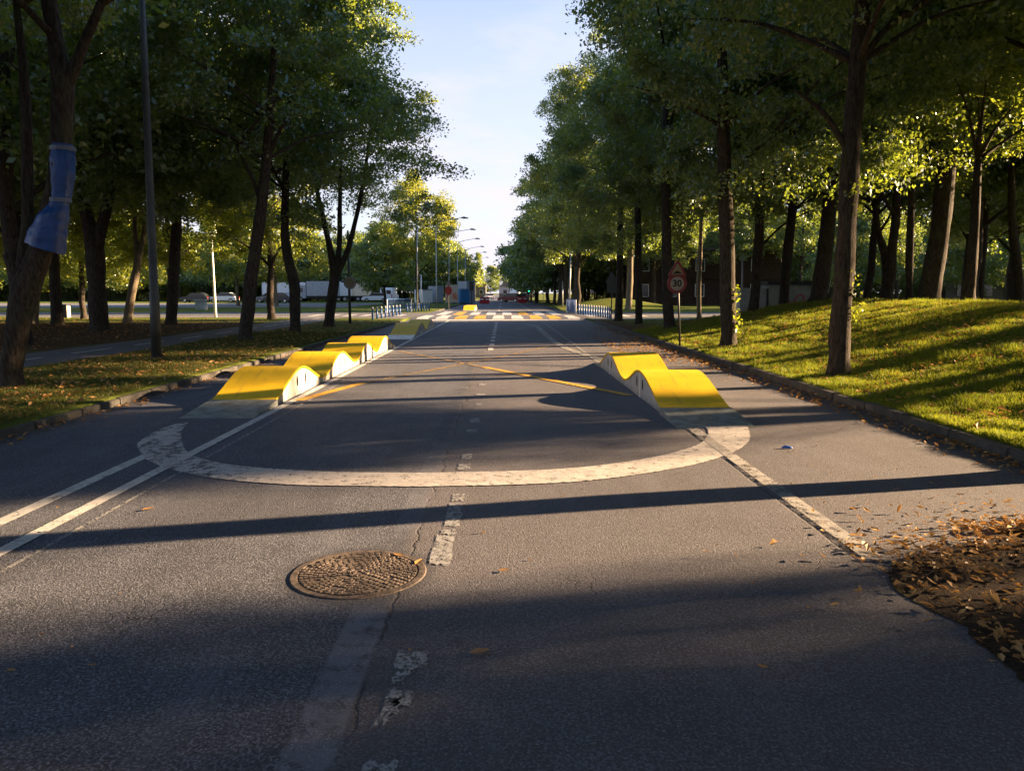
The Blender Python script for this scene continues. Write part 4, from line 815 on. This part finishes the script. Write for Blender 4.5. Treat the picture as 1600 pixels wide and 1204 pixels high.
for _ in range(1500):
    y = 6.6+30*rng.uniform()**1.2; q.append((4.9-abs(rng.normal())*(.12+.01*y), y, 0.0))
for _ in range(1300): q.append((rng.uniform(3.1, 4.9), rng.uniform(17, 27)+rng.normal(), 0.0))
for _ in range(500): q.append((-5.47+abs(rng.normal())*.16, 5+rng.uniform()*30, 0))
leaves_at('leaf_litter', 'dry fallen leaves gathered along both kerbs', q, .06, 4, .008)
q = [(x, y, ground_z(x, y)) for x, y in zip(rng.uniform(5.1, 13, 5200), rng.uniform(6, 32, 5200)) if x < .75*y+1]
q += [(x, y, .11) for x, y in zip(rng.uniform(-9.3, -5.7, 3200), 7+33*rng.uniform(0, 1, 3200)**1.3)]+[(x, y, .11) for x, y in zip(rng.uniform(-34, -11.8, 4500), rng.uniform(16, 46, 4500))]
leaves_at('leaf_litter', 'scattered fallen leaves lying on the lawns and bare ground under trees', q, .075, 6, .03)
q = [(rng.uniform(-5.4, 4.4), 3+rng.uniform()**1.5*22, 0) for _ in range(150)]+[(rng.uniform(2.4, 4.4), rng.uniform(5, 14), 0) for _ in range(70)]
leaves_at('leaf_litter', 'tiny pale leaf scraps scattered over the asphalt', q, .028, 8, .006, spread=.004)
def big_leaf(label, u, v, size, rot, m='dry'):
    x, y = G(u, v); mb = MB(); n = 16; rg = random.Random(int(u))
    out = [(size*.5*math.cos(a)*(1+.12*math.sin(5*a)), size*.27*math.sin(a)*(1+.2*math.cos(3*a)+rg.uniform(-.08, .08))) for a in np.linspace(0, 2*math.pi, n+1)[:-1]]
    mb.v.append((0, 0, .004)); mb.v += [(a, b, .004+.35*abs(b)+.1*max(0, a)) for a, b in out]
    mb.f += [(0, i+1, (i+1) % n+1) for i in range(n)]; me = mb.build('fallen_leaf', M[m], None, True)
    me.location = (x, y, .006); me.rotation_euler = (0, 0, rot)
    at = me.data.attributes.new('tint', 'FLOAT', 'POINT'); at.data.foreach_set('value', [.45]*len(me.data.vertices))
    tag(me, label, 'leaf', 'single fallen leaves on the asphalt')
big_leaf('single brown leaf on shaded asphalt right of the centre line, in front', 750, 1021, .085, .3)
big_leaf('curled orange leaf left of the line end near the soil corner', 1337, 838, .075, .1)
big_leaf('orange leaf above another, between line end and tree shadow', 1365, 828, .07, 2.0)
big_leaf('small leaf on sunlit asphalt left of the manhole cover rim', 232, 797, .08, .6)
big_leaf('dry leaf at the edge of the manhole cover, right side', 655, 880, .08, 1.2)
big_leaf('dry leaf lying at the top edge of the manhole cover', 622, 869, .07, 2.6)
big_leaf('leaf beside the shadow edge right of the dashed centre line', 788, 893, .06, .2)
x, y = G(1229, 701); tag(MB().tube([(x-.05, y, .012), (x-.02, y+.01, .02), (x+.03, y, .016), (x+.06, y-.01, .01)], [.008, .016, .014, .005], 6).build('litter_scrap', M['litter_blue'], None, True), 'small blue plastic scrap on the asphalt right of the right-hand ramp', 'litter')

# ---------------------------------------------------------------- poles, lamps, signs
def lamp(label, x, y, h=9.0, arm=2.5, group='street lamps left of the road'):
    z = ground_z(x, y); t = thing('street_lamp', label, 'street lamp', (x, y, z), 0, group)
    MB().tube([(0, 0, 0), (0, 0, 1.2), (0, 0, h*.88)], [.075, .06, .045], 10).build('pole', M['steel'], t, True)
    MB().box(-.16, .16, -.16, .16, 0, .03).build('base_plate', M['steel'], t)
    pts = [(0, 0, h*.88), (.08, 0, h*.93), (.45, 0, h*.965), (1.2, 0, h*.985), (arm, 0, h*1.01)]
    MB().tube(pts, [.05, .045, .04, .032, .03], 8).build('arm', M['steel'], t, True)
    MB().tube([(arm-.05, 0, h*1.01), (arm+.2, 0, h*1.012), (arm+.65, 0, h*1.005)], [.05, .11, .05], 8).build('lamp_head', M['signback'], t, True)
for i, (x, y) in enumerate([(-6.5, 76), (-6.3, 91), (-6.3, 108), (-6.2, 128), (-6.2, 148), (-6.2, 172)]):
    lamp('tall street lamp with curved arm over the road, %s beyond the crossing' % ['nearest', 'second', 'third', 'fourth', 'fifth', 'farthest'][i], x, y, 8.6+.1*i)
x, y = G(245, 560, .1); t = thing('tall_pole', 'tall dark tapered pole on the left lawn between the leftmost tree and the ramp', 'pole', (x, y, .1))
top = P(222, 0, y); d = (top[0]-x)/(top[2]-.1)
MB().tube([(0, 0, 0), (d*1.5, 0, 1.5), (d*1.52, 0, 1.52), (d*6, 0, 6), (d*11, 0, 11)], [.115, .105, .092, .075, .05], 14).build('shaft', M['pole'], t, True)
MB().tube([(0, 0, 0), (0, 0, .05)], .16, 14).build('foot', M['pole'], t)
def thin_pole(label, u, v, D, vtop, r, m, utop=None):
    X, _, _z = P(u, v, D); T = P(utop or u, vtop, D); z = ground_z(X, D); t = thing('thin_pole', label, 'pole', (X, D, z))
    MB().tube([(0, 0, 0), ((T[0]-X)*.5, 0, (T[2]-z)*.5), (T[0]-X, 0, T[2]-z)], [r, r*.8, r*.6], 8).build('shaft', M[m], t, True)
    MB().tube([(T[0]-X, 0, T[2]-z), (T[0]-X, 0, T[2]-z+.05)], r*.9, 8).build('cap', M[m], t)
thin_pole('pale thin sunlit pole on the far left grass beside the small bright tree', 337, 495, 47, 365, .09, 'whitep', 330)
thin_pole('thin pale pole beside the blue railing at the right of the crossing', 889, 470, 64, 395, .08, 'steel', 892)
thin_pole('thin dark pole with a loudspeaker shape left of the street lamps', 652, 480, 70, 340, .07, 'steel')
thin_pole('short pale pole just right of the thin dark one', 658, 478, 74, 430, .07, 'whitep')
thin_pole('slim pale post behind the speed sign, on the right', 1160, 476, 40, 400, .06, 'steel')
thin_pole('slim far post right of the road end', 879, 476, 72, 440, .06, 'steel')

def disc(mb, cx, cz, r, y0, y1, n=32): return mb.prism([(cx+r*math.cos(a), cz+r*math.sin(a)) for a in np.linspace(0, 2*math.pi, n+1)[:-1]], 'y', y0, y1)
def tri(r): return [(r*math.sin(a), r*math.cos(a)) for a in (0, 2*math.pi/3, 4*math.pi/3)]
def rounded_tri(cx, cz, r, rc=.05):
    out = []
    for k, a0 in enumerate((90, 210, 330)):
        c = ((r-2*rc)*math.cos(R(a0)), (r-2*rc)*math.sin(R(a0)))
        for d_ in (-60, -30, 0, 30, 60): out.append((cx+c[0]+rc*math.cos(R(a0+d_)), cz+c[1]+rc*math.sin(R(a0+d_))))
    return out
# 30 sign with triangle on top
D = 21.6; X = P(1063, 537, D)[0]; gz = ground_z(X, D); zc = P(1058, 443, D)[2]-gz; zt = P(1058, 423, D)[2]-gz
t = thing('speed_sign', 'red ringed speed sign reading 30 under a triangular warning sign on the right lawn', 'road sign', (X, D, gz))
lean = P(1058, 443, D)[0]-X
MB().tube([(0, .04, 0), (lean, .04, zt+.25)], .028, 10).build('post', M['pole'], t, True)
s = disc(MB(), lean, zc, .275, 0, .025).build('speed_plate', M['red'], t)
disc(MB(), lean, zc, .262, -.003, 0).build('ring', M['red'], s)
disc(MB(), lean, zc, .19, -.006, -.0028).build('face', M['signw'], s)
o = link_mesh('number', text_mesh('30', .25), M['black'], s); o.rotation_euler = (R(90), 0, 0); o.location = (lean, -.008, zc+.0)
s = MB().prism(rounded_tri(lean, zt, .335), 'y', 0, .02).build('warning_plate', M['red'], t)
MB().prism(rounded_tri(lean, zt-.0, .215, .025), 'y', -.004, 0).build('face', M['signy'], s)
hb = [(-.13, -.06), (-.09, -.06), (-.045, -.01), (0, 0), (.045, -.01), (.09, -.06), (.13, -.06), (.13, -.08), (-.13, -.08)]
MB().prism([(lean+a, zt+b) for a, b in hb], 'y', -.007, -.0042).build('bump_symbol', M['black'], s)
# round sign on the left pole
D = 37.5; X = P(547, 505, D)[0]; gz = ground_z(X, D)
t = thing('round_sign', 'small round sign high on a dark post at the end of the left lawn', 'road sign', (X, D, gz))
zc = P(549, 442, D)[2]-gz
MB().tube([(0, 0, 0), (0, 0, P(545, 360, D)[2]-gz)], [.07, .045], 8).build('post', M['pole'], t, True)
s = disc(MB(), .06, zc, .3, -.12, -.09).build('plate', M['signback'], t); disc(MB(), .06, zc, .285, -.124, -.12).build('ring', M['signw'], s); disc(MB(), .06, zc, .2, -.128, -.124).build('face', M['signy'], s)
# backs of signs at the junction
D = 42; X = P(955, 500, D)[0]; gz = ground_z(X, D); t = thing('road_sign', 'dark sign backs on a thin post beside the junction tree on the right', 'road sign', (X, D, gz))
z1, z2 = P(955, 436, D)[2]-gz, P(955, 447, D)[2]-gz
MB().tube([(0, 0, 0), (0, 0, z1+.3)], .03, 8).build('post', M['pole'], t, True)
MB().prism(rounded_tri(0, z1, .42), 'y', -.06, -.04).build('triangle_plate', M['signback'], t); MB().box(-.25, .25, -.06, -.04, z2-.36, z2+.18).build('square_plate', M['signback'], t)
D = 70; X = P(701, 480, D)[0]; gz = ground_z(X, D); t = thing('road_sign', 'dark red hexagonal sign on a post on the grass left of the far yellow ramp', 'road sign', (X, D, gz))
z1 = P(701, 454, D)[2]-gz; MB().tube([(0, .05, 0), (0, .05, z1+.5)], .04, 8).build('post', M['pole'], t)
MB().prism([(.34*math.cos(a), z1+.42*math.sin(a)) for a in np.linspace(0, 2*math.pi, 9)[:-1]], 'y', 0, .03).build('plate', M['carred'], t)
MB().prism(rounded_tri(0, z1+.62, .36), 'y', -.02, 0).build('triangle_plate', M['signback'], t)
D = 100; X = P(853, 470, D)[0]; t = thing('sign_board', 'pale rectangular board on two posts under the right-hand trees', 'sign', (X, D, ground_z(X, D)))
zb = P(853, 457, D)[2]-.1; MB().box(-.42, .42, -.02, .02, zb, zb+.95).build('board', M['boxgrey'], t)
for k in (-.35, .35): MB().tube([(k, .04, 0), (k, .04, zb+.9)], .03, 6).build('post', M['pole'], t)
# traffic signals
def signal(label, u, vb, D, ztop, lit, face=-1):
    X = P(u, vb, D)[0]; t = thing('traffic_signal', label, 'traffic light', (X, D, rz(D) if abs(X) < 4 else ground_z(X, D)))
    MB().tube([(0, 0, 0), (0, 0, ztop-.9)], .06, 8).build('post', M['pole'], t)
    h = MB().box(-.17, .17, -.12, .12, ztop-.95, ztop).build('signal_head', M['black'], t)
    for k in range(3):
        m = M['green_light'] if lit and k == 0 else M['glass']
        disc(MB(), 0, ztop-.8+k*.3, .11, -.15, -.121, 14).build('lens', m, h)
    MB().box(-.24, .24, .121, .13, ztop-1.05, ztop+.1).build('backboard', M['black'], t)
signal('traffic light showing green at the right-hand kerb far ahead', 826, 470, 118, 2.6, True)
signal('unlit dark traffic light left of the road by the blue container', 737, 476, 98, 2.9, False)
# blue bollards, railings
bp = None
def bollard(x, y, label, grp, h=.70):
    global bp
    z = ground_z(x, y)
    if bp is None:
        bp = thing('bollard', label, 'bollard', (x, y, z), 0, grp)
        MB().tube([(0, 0, 0), (0, 0, h*.82)], .055, 10).build('post', M['blue'], bp, True); MB().tube([(0, 0, h*.82), (0, 0, h*.96), (0, 0, h)], [.058, .058, .035], 10).build('cap', M['boxgrey'], bp, True)
        return bp
    r = dup(bp, (x, y, z), 0, label); r['group'] = grp; return r
for i in range(8):
    f_ = i/7; x, y = -7.25+.45*f_, 43+8.0*f_
    bollard(x, y, 'blue bollard of the front left row before the crossing, %s from the left' % ['first', 'second', 'third', 'fourth', 'fifth', 'sixth', 'seventh', 'last'][i], 'front row of blue bollards on the left')
for i in range(9):
    f_ = i/8; x, y = -7.3+1.2*f_, 59+5*f_
    bollard(x, y, 'blue bollard of the rear left row behind the crossing, number %d from the left' % (i+1), 'rear row of blue bollards on the left')
for i in range(14):
    f_ = i/13; x, y = 6.15-.95*f_**1.4, 44.4+8.6*f_
    bollard(x, y, 'blue bollard of the curved right-hand row, number %d from the dark junction sign' % (i+1), 'curved row of blue bollards on the right')
def railing(label, xa, ya, xb, yb, h=1.0):
    L = math.hypot(xb-xa, yb-ya); a = math.atan2(yb-ya, xb-xa); t = thing('railing', label, 'railing', (xa, ya, ground_z(xa, ya)), a)
    MB().tube([(0, 0, 0), (0, 0, h)], .035, 8).build('post', M['whitep'], t); MB().tube([(L, 0, 0), (L, 0, h)], .035, 8).build('post', M['whitep'], t)
    MB().tube([(0, 0, h), (L, 0, h)], .03, 8).build('top_rail', M['blue'], t); MB().tube([(0, 0, .15), (L, 0, .15)], .02, 8).build('bottom_rail', M['blue'], t)
    for k in range(1, int(L/.12)): MB().tube([(k*.12, 0, .15), (k*.12, 0, h)], .011, 6).build('bar', M['blue'], t)
railing('blue barred railing at the far end of the right-hand bollards', 5.1, 54, 4.75, 57.5)
railing('blue barred railing beside the side road on the left, behind the front bollards', -8.6, 57.5, -7.2, 61)

# ---------------------------------------------------------------- litter bin, block, kerbstone chunks
D = 45; X = P(101, 494, D)[0]; t = thing('litter_bin', 'dark litter bin with a pale side panel between two left trunks', 'bin', (X, D, .1))
MB().box(-.25, .25, -.22, .22, .06, .78).build('body', M['darkwall'], t, bevel=.02); MB().box(.252, .27, -.2, .2, .08, .74).build('side_panel', M['hoard'], t); MB().box(-.28, .28, -.25, .25, .78, .82).build('lid', M['darkwall'], t)
D = 68; X = P(315, 485, D)[0]; t = thing('concrete_block', 'pale squat block by the small bright tree beyond the side road', 'block', (X, D, .1))
MB().box(-.4, .4, -.4, .4, 0, .8).build('block', M['concrete'], t, bevel=.04); MB().box(-.5, .5, -.5, .5, .8, .9).build('cap', M['concrete'], t)

# ---------------------------------------------------------------- vehicles
def wheels(t, pts, r=.32, w=.2):
    for x, y in pts:
        o = MB().tube([(x-w/2, y, r), (x+w/2, y, r)], r, 16).build('wheel', M['rubber'], t, True)
        s = 1 if x > 0 else -1; MB().tube([(x+s*w/2, y, r), (x+s*(w/2+.012), y, r)], r*.6, 12).build('rim', M['rim'], o)
def car(label, x, y, rzv, body, z=None, L=4.2, W=1.75, H=1.45, group=None):
    t = thing('parked_car' if group else 'car', label, 'car', (x, y, rz(y) if z is None else z), rzv, group); h = L/2
    lo = [(-h, .3), (-h+.03, .68), (-h+.25, .9), (-h*.4, .96), (h*.35, .95), (h*.9, .82), (h, .6), (h, .3)]
    b = MB().prism(lo, 'x', -W/2, W/2).build('body', M[body], t, bevel=.05)
    gh = [(-h*.86, .93), (-h*.66, H-.1), (-h*.5, H-.01), (h*.1, H), (h*.2, H-.03), (h*.52, .93)]
    MB().prism(gh, 'x', -W/2+.12, W/2-.12).build('windows', M['glass'], t, bevel=.04)
    MB().prism([(-h*.6, H-.06), (-h*.5, H+.02), (h*.08, H+.02), (h*.16, H-.05)], 'x', -W/2+.16, W/2-.16).build('roof', M[body], t)
    wheels(t, [(sx*(W/2-.1), sy*h*.62) for sx in (-1, 1) for sy in (-1, 1)])
    for sx in (-1, 1):
        MB().box(sx*W*.36-.16, sx*W*.36+.16, h-.005, h+.02, .6, .75).build('headlight', M['signw'], t); MB().box(sx*W*.38-.14, sx*W*.38+.14, -h-.02, -h+.03, .65, .82).build('tail_light', M['plast_red'], t)
    MB().box(-.26, .26, -h-.025, -h-.001, .45, .56).build('number_plate', M['signw'], t)
    return t
def van(label, x, y, rzv, body='carwhite', L=5.0, W=1.95, H=2.25, z=.118):
    t = thing('van', label, 'van', (x, y, z), rzv); h = L/2
    pr = [(-h, .35), (-h, H*.7), (-h+.12, H-.06), (-h+.3, H), (h*.35, H), (h*.5, H-.1), (h*.78, 1.2), (h*.97, 1.0), (h, .8), (h, .35)]
    MB().prism(pr, 'x', -W/2, W/2).build('body', M[body], t, bevel=.06)
    MB().box(-W*.38, -.05, -h-.012, -h+.02, H*.56, H*.82).build('rear_window', M['glass'], t); MB().box(.05, W*.38, -h-.012, -h+.02, H*.56, H*.82).build('rear_window', M['glass'], t)
    MB().box(-W/2-.012, -W/2+.02, h*.38, h*.66, 1.2, 1.75).build('side_window', M['glass'], t); MB().box(W/2-.02, W/2+.012, h*.38, h*.66, 1.2, 1.75).build('side_window', M['glass'], t)
    MB().box(-W/2+.03, W/2-.03, -h-.05, -h+.01, .35, .5).build('bumper', M['darkwall'], t)
    for sx in (-1, 1): MB().box(sx*(W/2-.12)-.07, sx*(W/2-.12)+.07, -h-.02, -h, .75, 1.15).build('tail_light', M['plast_red'], t)
    wheels(t, [(sx*(W/2-.1), sy*h*.62) for sx in (-1, 1) for sy in (-1, 1)], .34)
    return t
def truck(label, x, y, rzv, body='carwhite', L=7.5, W=2.3, H=3.1, z=.118, cab=True, boxm=None):
    t = thing('truck' if cab else 'trailer', label, 'truck' if cab else 'trailer', (x, y, z), rzv); h = L/2
    MB().box(-W/2, W/2, -h, h-(2.1 if cab else 0), .95, H).build('cargo_box', M[boxm or body], t, bevel=.04)
    MB().box(-W/2+.3, W/2-.3, -h+.1, h-.2, .6, .93).build('chassis', M['darkwall'], t)
    if cab:
        c = MB().prism([(h-2.0, .55), (h-2.0, 2.5), (h-1.7, 2.65), (h-.6, 2.6), (h-.15, 1.6), (h, 1.4), (h, .55)], 'x', -W/2+.06, W/2-.06).build('cab', M[body], t, bevel=.05)
        MB().box(-W/2+.045, -W/2+.07, h-1.5, h-.6, 1.5, 2.2).build('side_window', M['glass'], c)
        MB().box(W/2-.07, W/2-.045, h-1.5, h-.6, 1.5, 2.2).build('side_window', M['glass'], c)
    wheels(t, [(sx*(W/2-.15), q) for sx in (-1, 1) for q in ((-h+1.2, h-1.0) if cab else (-h+1.5, -h+2.5))], .45, .26)
    return t
pz = TZ
car('dark red car turning across the road far ahead', P(798, 470, 128)[0], 128, R(62), 'carred', 0, L=4.1)
car('pale grey car stopped at the right behind the red car', P(818, 468, 140)[0], 140, R(4), 'cargrey', 0)
car('black parked car left of the trailers in the car park', P(436, 470, 112)[0], 112, R(80), 'carblack', pz, group='cars in the car park')
car('dark parked car with its nose by the trunk of the S-shaped tree', P(420, 470, 116)[0], 116.5, R(95), 'cargrey', pz, group='cars in the car park')
car('pale parked car seen between thin pole and leaning tree', P(350, 470, 118)[0], 118, R(90), 'carwhite', pz, group='cars in the car park')
car('white parked car just left of the white van', P(586, 470, 122)[0], 122, R(100), 'carwhite', pz, group='cars in the car park')
car('pale parked car far down the left of the road', P(764, 462, 175)[0], 175, R(10), 'carwhite', 0)
car('dark parked car at the far left edge of the car park', P(302, 472, 116)[0], 117, R(88), 'carblack', pz, group='cars in the car park')
van('white van seen from behind at the edge of the car park', P(609, 470, 124)[0], 124, R(-4))
truck('white truck with its front towards us at the end of the road', P(805, 464, 190)[0], 190, R(176), H=3.3)
truck('grey box truck between the S-shaped and the three-limbed tree', P(497, 470, 126)[0], 126, R(85), 'boxgrey', 7.2, H=3.3, boxm='boxgrey')
truck('white box trailer left of the round sign post', P(532, 470, 127)[0], 127, R(112), 'carwhite', 4.0, H=3.1, cab=False)
truck('long white trailer with a dark stripe behind the bent tree', P(444, 470, 132)[0], 132, R(110), 'carwhite', 7.0, H=3.2, cab=False)
truck('cream coloured trailer in the sun right of the round sign', P(562, 470, 128)[0], 128, R(128), 'hoard', 3.2, H=2.9, cab=False)
# containers, hoardings
def container(label, u0, u1, D, h, m, deep=2.4, ribs=True, deco=None):
    a, b = P(u0, 470, D)[0], P(u1, 470, D)[0]; W = b-a; t = thing('container', label, 'container', ((a+b)/2, D, TZ), R(36)); mb = MB().box(-W/2, W/2, 0, deep, .08, h)
    if ribs:
        n = int(W/.3)
        for k in range(n): mb.box(-W/2+.1+k*.3, -W/2+.22+k*.3, -.035, -.002, .2, h-.12)
    mb.build('shell', M[m], t); MB().box(-W/2-.03, W/2+.03, -.06, .0-.001, h-.1, h+.03).build('top_beam', M['boxgrey'], t)
    MB().box(-W/2-.02, W/2+.02, -.05, deep, 0, .075).build('base_beam', M['darkwall'], t); return t
container('white ribbed container at the left of the container row', 660, 677, 108, 1.9, 'carwhite')
container('pale grey container behind the dark lamp post', 682, 694, 110, 2.4, 'boxgrey')
container('bright blue barred container on the right of the container row', 719, 735, 107, 2.0, 'boxblue')
container('slate grey container standing higher behind the blue one', 728, 744, 112, 3.1, 'boxgrey')
a, b = P(695, 470, 106)[0], P(718, 470, 106)[0]; t = thing('hoarding', 'cream hoarding sprayed with red letters in the container row', 'hoarding', ((a+b)/2, 106, TZ), R(38)); W = b-a
MB().box(-W/2, W/2, 0, .06, .15, 2.55).build('board', M['hoard'], t)
for k in (-1, 0, 1): MB().box(k*W/2*.95-.04, k*W/2*.95+.04, .061, .14, 0, 2.5).build('post', M['steel'], t)
g_ = MB()
for q in ([(.15, .5), (.15, 1.4)], [(.15, 1.4), (.5, .6)], [(.5, .6), (.5, 1.5)], [(-.9, .6), (-.7, 1.6)], [(-.7, 1.6), (-.45, 1.0)], [(-.45, 1.0), (-.3, 1.7)], [(.7, .5), (.85, 1.2)]): g_.tube([(q[0][0], -.012, q[0][1]), (q[1][0], -.012, q[1][1])], .06, 6)
g_.build('spray_letters', M['orange'], t)
def barrier(label, u, v, D):
    X = P(u, v, D)[0]; t = thing('road_barrier', label, 'barrier', (X, D, 0), R(8), 'red plastic road barriers')
    MB().prism([(-.25, 0), (-.25, .15), (-.08, .35), (-.06, .95), (.06, .95), (.08, .35), (.25, .15), (.25, 0)], 'x', -.7, .7).build('body', M['plast_red'], t, bevel=.02)
    MB().box(-.65, -.15, -.1, -.075, .55, .75).build('white_band', M['whitep'], t); MB().box(.15, .65, -.1, -.075, .55, .75).build('white_band', M['whitep'], t)
barrier('red plastic road barrier at the left of the far road', 757, 472, 112); barrier('red plastic road barrier at the right of the far road', 816, 472, 122)

# ---------------------------------------------------------------- buildings
def building(label, x0, x1, y, deep, h, wall, base=None, wins=(), rot=0, bh=0, roofm='roof', pitched=False):
    t = thing('building', label, 'building', ((x0+x1)/2, y, .1), rot); W = x1-x0
    MB().box(-W/2, W/2, 0, deep, bh, h).build('wall', M[wall], t)
    if bh: MB().box(-W/2-.02, W/2+.02, -.02 if not base else .25, deep, 0, bh-.002).build('ground_floor', M[base or wall], t)
    if pitched: MB().prism([(-W/2-.4, h+.003), (0, h+W*.22), (W/2+.4, h+.003)], 'y', -.4, deep+.4).build('roof', M[roofm], t)
    else: MB().box(-W/2-.25, W/2+.25, -.25, deep+.25, h+.003, h+.3).build('roof', M[roofm], t)
    for (wx, wz, ww, wh) in wins:
        f_ = MB().box(wx-ww/2, wx+ww/2, -.04, .05, wz, wz+wh).build('window', M['whitep'], t); MB().box(wx-ww/2+.07, wx+ww/2-.07, -.055, -.041, wz+.07, wz+wh-.07).build('pane', M['glass'], f_)
    return t
building('long low grey clad building with dark ground floor behind the left trees', -104, -58, 158, 18, 7.2, 'panel', 'darkwall', [(-20+k*5.2, 4.6, 1.6, 1.1) for k in range(8)], bh=3.0)
building('dark low building with windows behind the left car park', -57, -30, 162, 12, 5.5, 'darkwall', 'brick', [(-11+k*4.4, 3.4, 1.5, 1.2) for k in range(6)], bh=2.6)
building('dark brown brick building beyond the side road on the right', 14.6, 33, 92, 12, 6.5, 'brick', 'brick', [(-7+k*3.3, z_, 1.1, 1.5) for k in range(5) for z_ in (1.0, 4.0)], bh=3.1)
building('pale rendered building glimpsed through the wood at the right edge', 60, 78, 104, 12, 7.5, 'render', 'render', [(-7+k*3.5, z_, 1.2, 1.5) for k in range(5) for z_ in (1.1, 4.3)], bh=3.1)
t = building('distant house with slate roof closing the end of the road', -1.2, 9.5, 236, 12, 3.4, 'panel', 'render', [(-3.5, 1, 1.3, 1.4), (0, 1, 1.3, 1.4), (3.5, 1, 1.3, 1.4)], bh=1.2, pitched=True)
MB().box(0, 3.2, -.6, -.5, 4.0, 4.6).build('shop_sign', M['whitep'], t)
building('distant pale house left of the road end', -9.5, -5.0, 225, 8, 3.6, 'render', 'render', [(-1, 1, 1, 1.3), (1, 1, 1, 1.3)], bh=1.0)
# low hut behind the mound with spray paint
D = 38; a, b = P(1202, 460, D)[0], P(1272, 460, D)[0]; gz = ground_z((a+b)/2, D); zt = P(1230, 445, D)[2]-gz; W = b-a
t = thing('utility_hut', 'low flat roofed hut with faded pink spray paint behind the mound', 'hut', ((a+b)/2, D, gz))
MB().box(-W/2, W/2, 0, 2.2, -.1, zt).build('wall', M['concrete'], t); MB().box(-W/2-.15, W/2+.15, -.15, 2.35, zt+.002, zt+.18).build('roof', M['darkwall'], t); MB().box(-W/2-1.4, -W/2-.1, .1, 1.8, -.1, zt-.15).build('side_annex', M['boxgrey'], t)
cv = smooth_curve([(-.5, -.01, zt*.45), (-.3, -.01, zt*.75), (-.1, -.01, zt*.5), (.1, -.01, zt*.45), (.3, -.01, zt*.68), (.55, -.01, zt*.7), (.62, -.01, zt*.5), (.4, -.01, zt*.42)], 5)
MB().tube(cv, .03, 6).build('spray_paint', M['pink'], t)
